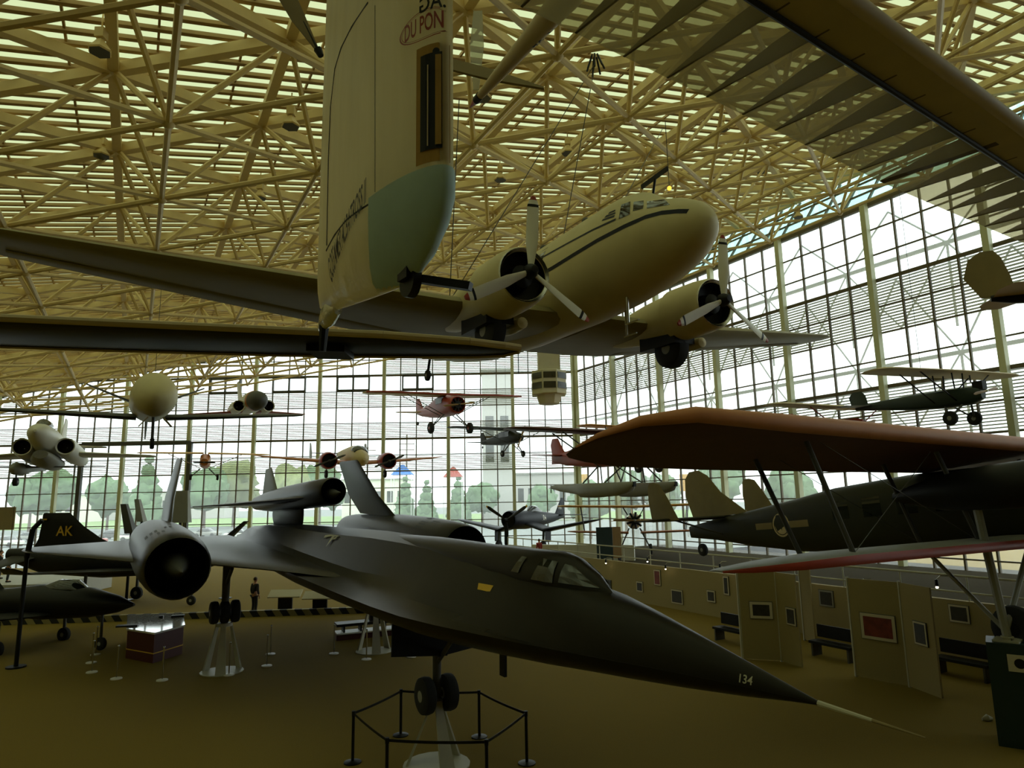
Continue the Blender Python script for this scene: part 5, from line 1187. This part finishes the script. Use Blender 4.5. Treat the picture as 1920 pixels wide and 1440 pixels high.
# railing on the raised floor
rl = thing('railing', 'white tube railing along the edge of the raised floor', 'railing', (A0.x, A0.y, 1.5))
RA, RB = V((0, 0, 1.15)), (A1 - A0) + V((0, 0, 1.15))
MB().tube(RA, RB, .035).tube(RA - V((0, 0, .5)), RB - V((0, 0, .5)), .03).build('rail', M['ivory'], rl)
for k in range(22): MB().tube((A1 - A0) * (k / 21), (A1 - A0) * (k / 21) + V((0, 0, 1.15)), .025, n=6).build('rail_post', M['ivory'], rl)

# ------------------------------------------------------------------ floor exhibits
st0 = None
for px, py, lb in ((172, 1261, 'silver rope post, leftmost of the front row before the map table'), (218, 1273, 'silver rope post, second of the front row, left of the map table'), (304, 1276, 'silver rope post standing right in front of the map table'), (429, 1266, 'silver rope post in front of the white jack near the map table'), (500, 1249, 'silver rope post standing alone right of the white jack'), (507, 1227, 'silver rope post just behind the lone one right of the jack'), (179, 1228, 'silver rope post behind the leftmost one'), (171, 1243, 'silver rope post between the two at the far left'), (626, 1226, 'silver rope post at the left end of the dark bench'), (687, 1237, 'silver rope post in front of the dark bench and jack'), (771, 1232, 'silver rope post at the right end of the dark bench'), (766, 1193, 'silver rope post behind the right end of the dark bench'), (946, 1217, 'silver rope post half hidden under the black jet nose')):
    p = at_z(px, py, 0)
    if st0 is None:
        st0 = thing('rope_post', lb, 'barrier post', p, group='silver rope posts around the black jet')
        MB().lathe([(0, .17), (.03, .165), (.05, .04)], (0, 0, 0), 'z', 22).build('base', M['white'], st0); MB().tube((0, 0, .04), (0, 0, .95), .022, n=10).build('pole', M['steel'], st0); MB().ball((0, 0, .97), .035, 10).build('knob', M['steel'], st0)
    else: clone(st0, p, lb)
HP = [at_z(x, y, 1.0) for x, y in ((663, 1333), (752, 1292), (898, 1294), (986, 1333), (912, 1386), (726, 1383))]
for k, lb in enumerate(('left end', 'rear left', 'rear right', 'right end', 'front right', 'front left')):
    a, b = HP[k], HP[(k + 1) % 6]
    t = thing('barrier_post', 'black belt barrier post at the %s of the hexagon round the nose jack' % lb, 'barrier post', (a.x, a.y, 0), group='black belt posts round the nose jack')
    MB().lathe([(0, .18), (.02, .18), (.04, .05)], (0, 0, 0), 'z', 20).build('base', M['black'], t); MB().tube((0, 0, .03), (0, 0, .97), .032, n=12).build('pole', M['black'], t)
    MB().lathe([(.9, .038), (1.0, .038)], (0, 0, 0), 'z', 12).build('belt_head', M['black'], t)
    d = b - a; d.z = 0; L = d.length
    MB().loft([[V((d.x * q, d.y * q, .955 - .1 * q * (1 - q) + z)) + V((-d.y, d.x, 0)) * (s * .004 / L) for z, s in ((-.025, -1), (.025, -1), (.025, 1), (-.025, 1))] for q in [i / 8 for i in range(9)]]).build('belt', M['black'], t, smooth=False)
# lit map table
tb = [at_z(x, y, 1.0) for x, y in ((237, 1179), (290, 1187), (347, 1172), (343, 1150), (239, 1153))]
cx = sum((p for p in tb), V((0, 0, 0))) / 5
mt = thing('map_table', 'glossy white map table with maroon sides between the silver rope posts', 'table', (cx.x, cx.y, 0))
loc2 = [(p.x - cx.x, p.y - cx.y) for p in tb]
MB().prism(loc2, (0, 0, .95), (1, 0, 0), (0, 1, 0), (0, 0, 1), .06).build('tabletop', M['tabletop'], mt, smooth=False)
MB().prism([(x * .96, y * .96) for x, y in loc2], (0, 0, 0), (1, 0, 0), (0, 1, 0), (0, 0, 1), .95).build('table_body', M['maroon'], mt, smooth=False)
MB().prism([(x * .97, y * .97) for x, y in loc2], (0, 0, .3), (1, 0, 0), (0, 1, 0), (0, 0, 1), .03).build('trim_band', M['gold'], mt, smooth=False)
for x, y, a, b, h, lb in ((-.62, -.75, .7, .3, .05, 'flat black box lying on the left of the white map table'), (.25, 1.2, .45, .3, .06, 'black box at the back of the white map table'), (-.35, 1.1, .15, .15, .06, 'tiny black block on the white map table')):
    tag(MB().box((cx.x + x, cx.y + y, 1.01 + h / 2), (a, b, h), Matrix.Rotation(.3, 3, 'Z')).build('display_box', M['black'], smooth=False), lb, 'box')
# dark bench-like display case
a, b = at_z(632, 1172, .6), at_z(768, 1160, .6)
dcs = thing('display_case', 'low dark display case with a white lower shelf behind the silver rope posts', 'display case', ((a.x + b.x) / 2, (a.y + b.y) / 2, 0), (math.degrees(math.atan2(b.y - a.y, b.x - a.x)), 0, 0))
W_ = (b - a).length
MB().box((0, .35, .56), (W_, .7, .1)).build('case_top', M['black'], dcs, smooth=False); MB().box((0, .35, .25), (W_, .75, .05)).build('shelf', M['white'], dcs, smooth=False); MB().box((0, .35, .115), (W_, .6, .22)).build('plinth', M['maroon'], dcs, smooth=False)
for x in (-W_ / 2 + .3, -W_ / 6, W_ / 6, W_ / 2 - .3): MB().box((x, .35, .4), (.06, .5, .28)).build('post', M['black'], dcs, smooth=False)
MB().box((W_ * .12, .4, .85), (.9, .3, .5)).build('raised_box', M['black'], dcs, smooth=False)
# striped kerb and sloped information desks
a, b = at_z(-60, 1174, 0), at_z(720, 1148, 0)
kb = MB().box((0, 0, .14), ((b - a).length, .25, .28)).build('striped_kerb', HAZ, smooth=False)
kb.location = ((a.x + b.x) / 2, (a.y + b.y) / 2, 0); kb.rotation_euler.z = math.atan2(b.y - a.y, b.x - a.x)
tag(kb, 'long low kerb with slanting dark stripes across the floor under the black jet', 'kerb')
dk0 = None
for px, py, lb in ((50, 1129, 'sloped information desk, leftmost of three in a row'), (118, 1127, 'sloped information desk, middle of three in a row'), (182, 1125, 'sloped information desk, right end of three in a row'), (535, 1113, 'sloped yellowish information desk seen under the black jet wing'), (600, 1116, 'sloped information desk beside the wheel seen under the fuselage')):
    p = at_z(px, py, .85)
    if dk0 is None:
        dk0 = thing('information_desk', lb, 'information desk', (p.x, p.y, 0), group='sloped information desks along the floor edge')
        MB().box((0, 0, .85), (1.6, .6, .05), Matrix.Rotation(.5, 3, 'X')).build('desk_panel', M['paper'], dk0, smooth=False); MB().box((0, .05, .42), (.7, .12, .84)).build('stand', M['black'], dk0, smooth=False)
    else: clone(dk0, (p.x, p.y, 0), lb)
kk = thing('exhibit_kiosk', 'dark teal kiosk box with a pale emblem poster at the bottom right corner', 'kiosk', (wp.x + .1, wp.y, 0), (-35, 0, 0))
MB().box((0, 0, KH / 2), (.95, .8, KH)).build('kiosk_body', M['teal'], kk, smooth=False)
MB().box((.08, -.41, 1.7), (.42, .02, .34)).build('poster', M['paper'], kk, smooth=False); MB().lathe([(-.424, .1), (-.422, .1)], (.08, 0, 1.7), 'y', 20).build('poster_emblem', M['black'], kk)
p = at_z(1852, 1352, 0); tag(MB().fus([(.12, .06, .02, .02, .05), (0, .07, .08, .08, .07), (-.12, .06, .02, .02, .05)], 10).build('floor_lamp', M['ivory'], loc=(p.x, p.y, 0)), 'small pale floor lamp on the carpet beside the dark kiosk', 'lamp')
p = at_z(320, 1195, 0)

# ------------------------------------------------------------------ visitors
def skin_obj(name, verts, edges, rads, m, parent, sub=2):
    me = bpy.data.meshes.new(name); me.from_pydata(verts, edges, []); o = bpy.data.objects.new(name, me); COL.objects.link(o); o.parent = parent
    md = o.modifiers.new('skin', 'SKIN'); md.use_smooth_shade = True
    for i, r in enumerate(rads):
        me.skin_vertices[0].data[i].radius = (r, r) if not isinstance(r, tuple) else r
        me.skin_vertices[0].data[i].use_root = (i == 0)
    s = o.modifiers.new('sub', 'SUBSURF'); s.levels = sub; s.render_levels = sub
    me.materials.append(m); return o
def person(p, yaw, h, lb, top, trousers, hairm, seated=False):
    t = thing('person', lb, 'person', p, (yaw, 0, 0), scale=h / 1.75)
    vs = [(0, 0, .95), (0, 0, 1.15), (0, 0, 1.38), (0.01, 0, 1.5), (.02, 0, 1.58), (.03, 0, 1.68)]
    ed = [(0, 1), (1, 2), (2, 3), (3, 4), (4, 5)]; rd = [(.15, .11), (.14, .1), (.16, .1), .055, (.075, .085), .07]
    for s in (-1, 1):
        k = len(vs); vs += [(0, s * .19, 1.4), (-.02, s * .24, 1.13), (.06, s * .24, .9), (.09, s * .235, .81)]
        ed += [(2, k), (k, k + 1), (k + 1, k + 2), (k + 2, k + 3)]; rd += [.055, .043, .03, (.02, .038)]
        for q in range(4):
            m_ = len(vs); vs += [(.09 + .012 * (q - 1.5), s * .235 + .0, .755), (.1 + .012 * (q - 1.5), s * .228, .715 + .004 * abs(q - 1.5))]; ed += [(k + 3, m_), (m_, m_ + 1)]; rd += [.009, .007]
        m_ = len(vs); vs += [(.125, s * .22, .79), (.135, s * .21, .75)]; ed += [(k + 3, m_), (m_, m_ + 1)]; rd += [.01, .008]
        k = len(vs); vs += [(0, s * .09, .86), (.03, s * .1, .48), (-.01, s * .1, .09), (.13, s * .11, .04)]; ed += [(0, k), (k, k + 1), (k + 1, k + 2), (k + 2, k + 3)]; rd += [.085, .06, .042, .04]
    skin_obj('body', vs, ed, rd, M['skin'], t)
    hd = MB().ball((.03, 0, 1.635), .098, 16, (1.02, .82, 1.22)); hd.ball((.135, 0, 1.62), .018, 8, (1, .7, 1.4))
    for s in (-1, 1): hd.ball((.03, s * .083, 1.63), .022, 8, (.7, .4, 1.3))
    ho = hd.build('head', M['skin'], t)
    for s in (-1, 1): MB().ball((.118, s * .033, 1.65), .012, 8).build('eye', M['black'], ho)
    MB().box((.125, 0, 1.575), (.012, .045, .008)).build('mouth', M['red'], ho)
    MB().ball((.005, 0, 1.675), .105, 14, (1.0, .86, 1.0)).build('hair', hairm, t)
    v2 = [(0, 0, .92), (0, 0, 1.15), (0, 0, 1.38), (0, 0, 1.46)]; e2 = [(0, 1), (1, 2), (2, 3)]; r2 = [(.175, .13), (.165, .12), (.18, .12), .08]
    for s in (-1, 1):
        k = len(v2); v2 += [(0, s * .19, 1.4), (-.02, s * .24, 1.13), (.05, s * .24, .93)]; e2 += [(2, k), (k, k + 1), (k + 1, k + 2)]; r2 += [.075, .06, .05]
    skin_obj('jacket', v2, e2, r2, top, t)
    v3 = [(0, 0, .93)]; e3 = []; r3 = [(.16, .12)]
    for s in (-1, 1):
        k = len(v3); v3 += [(0, s * .09, .84), (.03, s * .1, .48), (-.01, s * .1, .1)]; e3 += [(0, k), (k, k + 1), (k + 1, k + 2)]; r3 += [.1, .075, .06]
    skin_obj('trousers', v3, e3, r3, trousers, t)
    for s in (-1, 1): MB().fus([(.2, .03, .03, .03, .03), (.12, .045, .05, .04, .045), (-.05, .05, .045, .05, .05), (-.08, .05, .02, .03, .04)], 10).build('shoe', M['black'], t).location = (0, s * .105, 0)
c = at_y(1160, 1005, 41); person((c.x, c.y, 1.5), 150, 1.78, 'standing person in dark jacket with reddish hair beside the green information board', M['cloth'], M['jeans'], mat('red_hair', (.3, .1, .04), .8))
c = at_y(1128, 1010, 40.5); person((c.x, c.y, 1.5), 200, 1.45, 'shorter person in dark clothes standing in front of the information board', M['cloth'], M['cloth'], M['hair'])
c = at_y(1011, 1020, 43); person((c.x, c.y, 1.5), 120, 1.3, 'small person in a red shirt at the railing left of the information board', M['clothred'], M['jeans'], M['hair'])
c = at_z(476, 1151, 0); person((c.x, c.y, 0), 60, 1.72, 'person in black seen from behind under the wing of the long black jet', M['cloth'], M['cloth'], M['hair'])
c = at_y(6, 1000, 44); person((c.x, c.y, 0.9), 20, 1.75, 'person in dark clothes at the left edge under the beige banner', M['cloth'], M['cloth'], M['hair'])
c = at_y(22, 1003, 42); person((c.x, c.y, 0.9), 40, 1.7, 'person with a dark backpack right of the left-edge visitor', M['cloth'], M['jeans'], M['hair'])
c = at_y(20, 1005, 43); struct(MB().box((c.x, c.y + .5, .45), (9, 6, .9)).build('floor_step', M['concrete'], smooth=False))
c = at_y(8, 975, 46); bn = thing('banner', 'plain beige hanging banner at the left edge behind two visitors', 'banner', c)
MB().box((-.6, 0, .1), (2.6, .05, 1.5)).build('banner_cloth', M['rib'], bn, smooth=False); MB().tube((.6, 0, .9 - c.z), (.6, 0, .9), .04).build('banner_pole', M['steel'], bn)

# ------------------------------------------------------------------ outside
def blob(c, r, seed, sq=1.0):
    rnd = random.Random(seed); bm = bmesh.new(); bmesh.ops.create_icosphere(bm, subdivisions=3, radius=1)
    ph = [rnd.uniform(0, 6.28) for _ in range(9)]
    for v in bm.verts:
        n_ = v.co.normalized()
        k = 1 + .16 * math.sin(5 * n_.x + ph[0]) * math.sin(4 * n_.y + ph[1]) + .12 * math.sin(9 * n_.z + ph[2]) * math.sin(8 * n_.x + ph[3]) + .1 * math.sin(15 * n_.y + ph[4]) * math.sin(13 * n_.z + ph[5]) + rnd.uniform(-.15, .15)
        v.co = n_ * k * r; v.co.z *= sq; v.co += V(c)
    vs = [v.co.copy() for v in bm.verts]; fs = [[v.index for v in f.verts] for f in bm.faces]; bm.free(); return vs, fs
def tree(p, h, seed, lb, m, conifer=False):
    t = thing('tree', lb, 'tree', p, (seed * 37, 0, 0), group='trees outside the glass wall'); rnd = random.Random(seed)
    MB().tube((0, 0, 0), (0, 0, h * .5), h * .025, h * .015).build('trunk', M['bark'], t)
    mb = MB()
    if conifer:
        for k in range(6):
            z = h * (.2 + .13 * k); mb.add(*blob((0, 0, z), h * (.2 - .03 * k), seed * 7 + k, .9))
    else:
        mb.add(*blob((0, 0, h * .62), h * .3, seed, 1.05))
        for k in range(5):
            a = 2 * PI * k / 5 + rnd.random(); mb.add(*blob((math.cos(a) * h * .2, math.sin(a) * h * .2, h * rnd.uniform(.42, .78)), h * rnd.uniform(.14, .2), seed * 11 + k))
    mb.build('crown', m, t, ang=180)
TR = [(60, 150, 13, 0, 'round pale tree outside, left of the tall dark door post'), (100, 165, 15, 0, 'second round tree outside left of the tall door post'), (205, 150, 12, 0, 'broad tree outside just right of the tall dark door post'), (275, 140, 17, 1, 'tall loose conifer outside left of the pale tail fin'), (385, 150, 14, 0, 'round tree outside behind the little orange monoplane'), (440, 160, 16, 2, 'yellowish tree outside between orange monoplane and drone fin'), (545, 150, 14, 2, 'yellow-green tree outside above the drone'), (600, 165, 15, 0, 'dense tree outside right of the drone'), (760, 130, 11, 1, 'dark pointed tree outside right of the tail fin'), (800, 125, 10, 1, 'second dark pointed tree outside below the red monoplane'), (860, 128, 11, 1, 'third dark pointed tree outside below the dark green monoplane'), (905, 135, 9, 0, 'small round tree outside left of the navy fighter propeller'), (1015, 130, 8, 0, 'low leafy tree outside above the navy fighter tail'), (1105, 90, 8, 0, 'leafy tree outside behind the floatplane floats'), (1172, 108, 10, 0, 'leafy tree outside between the floats and tail fins'), (1240, 105, 9, 0, 'leafy tree outside right of the floats'), (1350, 110, 12, 0, 'tall leafy tree outside behind the centre tail fin'), (1480, 110, 10, 0, 'leafy tree outside above the biplane fuselage')]
for i, (px, Y, h, kind, lb) in enumerate(TR):
    p = at_y(px, 930, Y); tree((p.x, Y, 0), h, i + 3, lb, (M['foliage'], M['foliage'], M['foliage2'])[kind], kind == 1)
def building(px0, px1, Y, h, lb, m, roofm, nwin):
    a, b = at_y(px0, 930, Y), at_y(px1, 930, Y); wdt = b.x - a.x
    t = thing('building', lb, 'building', ((a.x + b.x) / 2, Y + 8, 0))
    MB().box((0, 0, h / 2), (wdt, 14, h)).build('wall', m, t, smooth=False); MB().box((0, 0, h + .2), (wdt + .8, 15, .4)).build('roof', roofm, t, smooth=False)
    for k in range(nwin): MB().box((-wdt / 2 + wdt * (k + .5) / nwin, -7.03, h * .55), (wdt / nwin * .55, .1, h * .3)).build('window', M['glassdark'], t, smooth=False)
building(905, 962, 140, 32, 'tall plain grey tower building outside behind the red and green monoplanes', M['concrete'], M['concrete'], 2)
building(967, 1085, 165, 11, 'long pale building with flat roof outside above the navy fighter', M['concrete'], M['grey'], 6)
building(20, 150, 230, 9, 'long low pale building outside at far left', M['white'], M['grey'], 8)
building(200, 420, 260, 10, 'long low grey building outside behind the left trees', M['concrete'], M['grey'], 9)
building(640, 760, 220, 12, 'pale building outside behind the twin with red cowls', M['white'], M['grey'], 6)
for x0, x1, y, Y, m_, lb in ((735, 775, 880, 120, mat('blue_canvas', (.05, .2, .6), .7), 'blue canopy tent outside behind the red engine cowl'), (832, 868, 884, 118, M['red'], 'red canopy tent outside below the red monoplane')):
    a, b = at_y(x0, y, Y), at_y(x1, y, Y); t = thing('canopy_tent', lb, 'tent', ((a.x + b.x) / 2, Y, 0)); wv = b.x - a.x
    MB().loft([[V((-wv / 2, -1.5, a.z - 1)), V((wv / 2, -1.5, a.z - 1)), V((wv / 2, 1.5, a.z - 1)), V((-wv / 2, 1.5, a.z - 1))], [V((-.2, -.1, a.z + .8)), V((.2, -.1, a.z + .8)), V((.2, .1, a.z + .8)), V((-.2, .1, a.z + .8))]]).build('tent_roof', m_, t, smooth=False)
    for sx in (-1, 1):
        for sy in (-1, 1): MB().tube((sx * wv * .47, sy * 1.4, 0), (sx * wv * .47, sy * 1.4, a.z - 1), .06).build('tent_pole', M['steel'], t)
CARC = ['white', 'grey', 'white', 'red', 'dkgrey', 'white', 'navy', 'grey', 'white', 'dkgreen', 'white', 'grey', 'white', 'red', 'white']
car_px = [20, 62, 105, 170, 215, 255, 300, 390, 450, 560, 600, 665, 720, 805, 860]
cpl = ['outside at the far left edge', 'outside left of the bent pole', 'outside just left of the AK tail', 'outside right of the AK tail', 'outside left of the leaning dark fin', 'outside behind the leaning fins', 'outside behind the pale tail fin', 'outside right of the tall red-brown door post', 'outside left of the drone pylon', 'outside just right of the drone pylon', 'outside midway between pylon and far tail fin', 'outside at the foot of the far tail fin', 'outside right of the far tail fin', 'outside left of the navy fighter wing', 'outside behind the navy fighter wing tip']
for i, px in enumerate(car_px):
    Y = 96 + (i * 37) % 22; p = at_y(px, 980, Y); m_ = M[CARC[i]]
    cn_ = {'white': 'white', 'grey': 'grey', 'red': 'red', 'dkgrey': 'dark grey', 'navy': 'navy', 'dkgreen': 'dark green'}[CARC[i]]
    t = thing('car', '%s car parked %s' % (cn_, cpl[i]), 'car', (p.x, Y, 0), ((i * 53) % 40 - 20, 0, 0), 'parked cars outside')
    MB().fus([(2.2, .6, .7, .12, .25, 4), (2.0, .6, .85, .2, .35, 4), (1.0, .62, .88, .3, .36, 4), (-1.2, .65, .88, .3, .36, 4), (-2.0, .62, .85, .28, .34, 4), (-2.2, .6, .7, .15, .25, 4)], 16).build('car_body', m_, t)
    MB().fus([(.9, .9, .6, .02, .1, 4), (.3, .95, .72, .48, .1, 4), (-1.0, .95, .72, .5, .1, 4), (-1.7, .9, .6, .04, .1, 4)], 16).build('cabin', M['glassdark'], t)
    for sx in (1.35, -1.35):
        for s in (-1, 1): MB().lathe([(-.1, .33), (.1, .33)], (sx, s * .8, .33), 'y', 14).build('wheel', M['rubber'], t)
for px, y1, Y, lb in ((688, 838, 150, 'utility pole with crossarms outside right of the twin aircraft nose'), (762, 815, 160, 'thin utility pole with several crossarms outside below the red monoplane')):
    p, q = at_y(px, 930, Y), at_y(px, y1, Y); t = thing('utility_pole', lb, 'pole', (p.x, Y, 0))
    MB().tube((0, 0, 0), (0, 0, q.z), .18).build('pole', M['bark'], t)
    for k in range(3): MB().beam((-1.8, 0, q.z - .8 - k * 1.4), (1.8, 0, q.z - .8 - k * 1.4), .2).build('crossarm', M['bark'], t, smooth=False)
for px, py, lb in ((1285, 905, 'yellow crane signal outside right of the floats'), (1092, 905, 'yellow post marker outside at the tail of the near float')):
    p = at_y(px, py, 90); t = thing('yellow_sign', lb, 'sign', (p.x, 90, 0)); MB().box((0, 0, p.z), (1.4, .3, 2.2)).build('sign_board', M['yellow'], t, smooth=False); MB().tube((0, 0, 0), (0, 0, p.z), .12).build('sign_post', M['grey'], t)
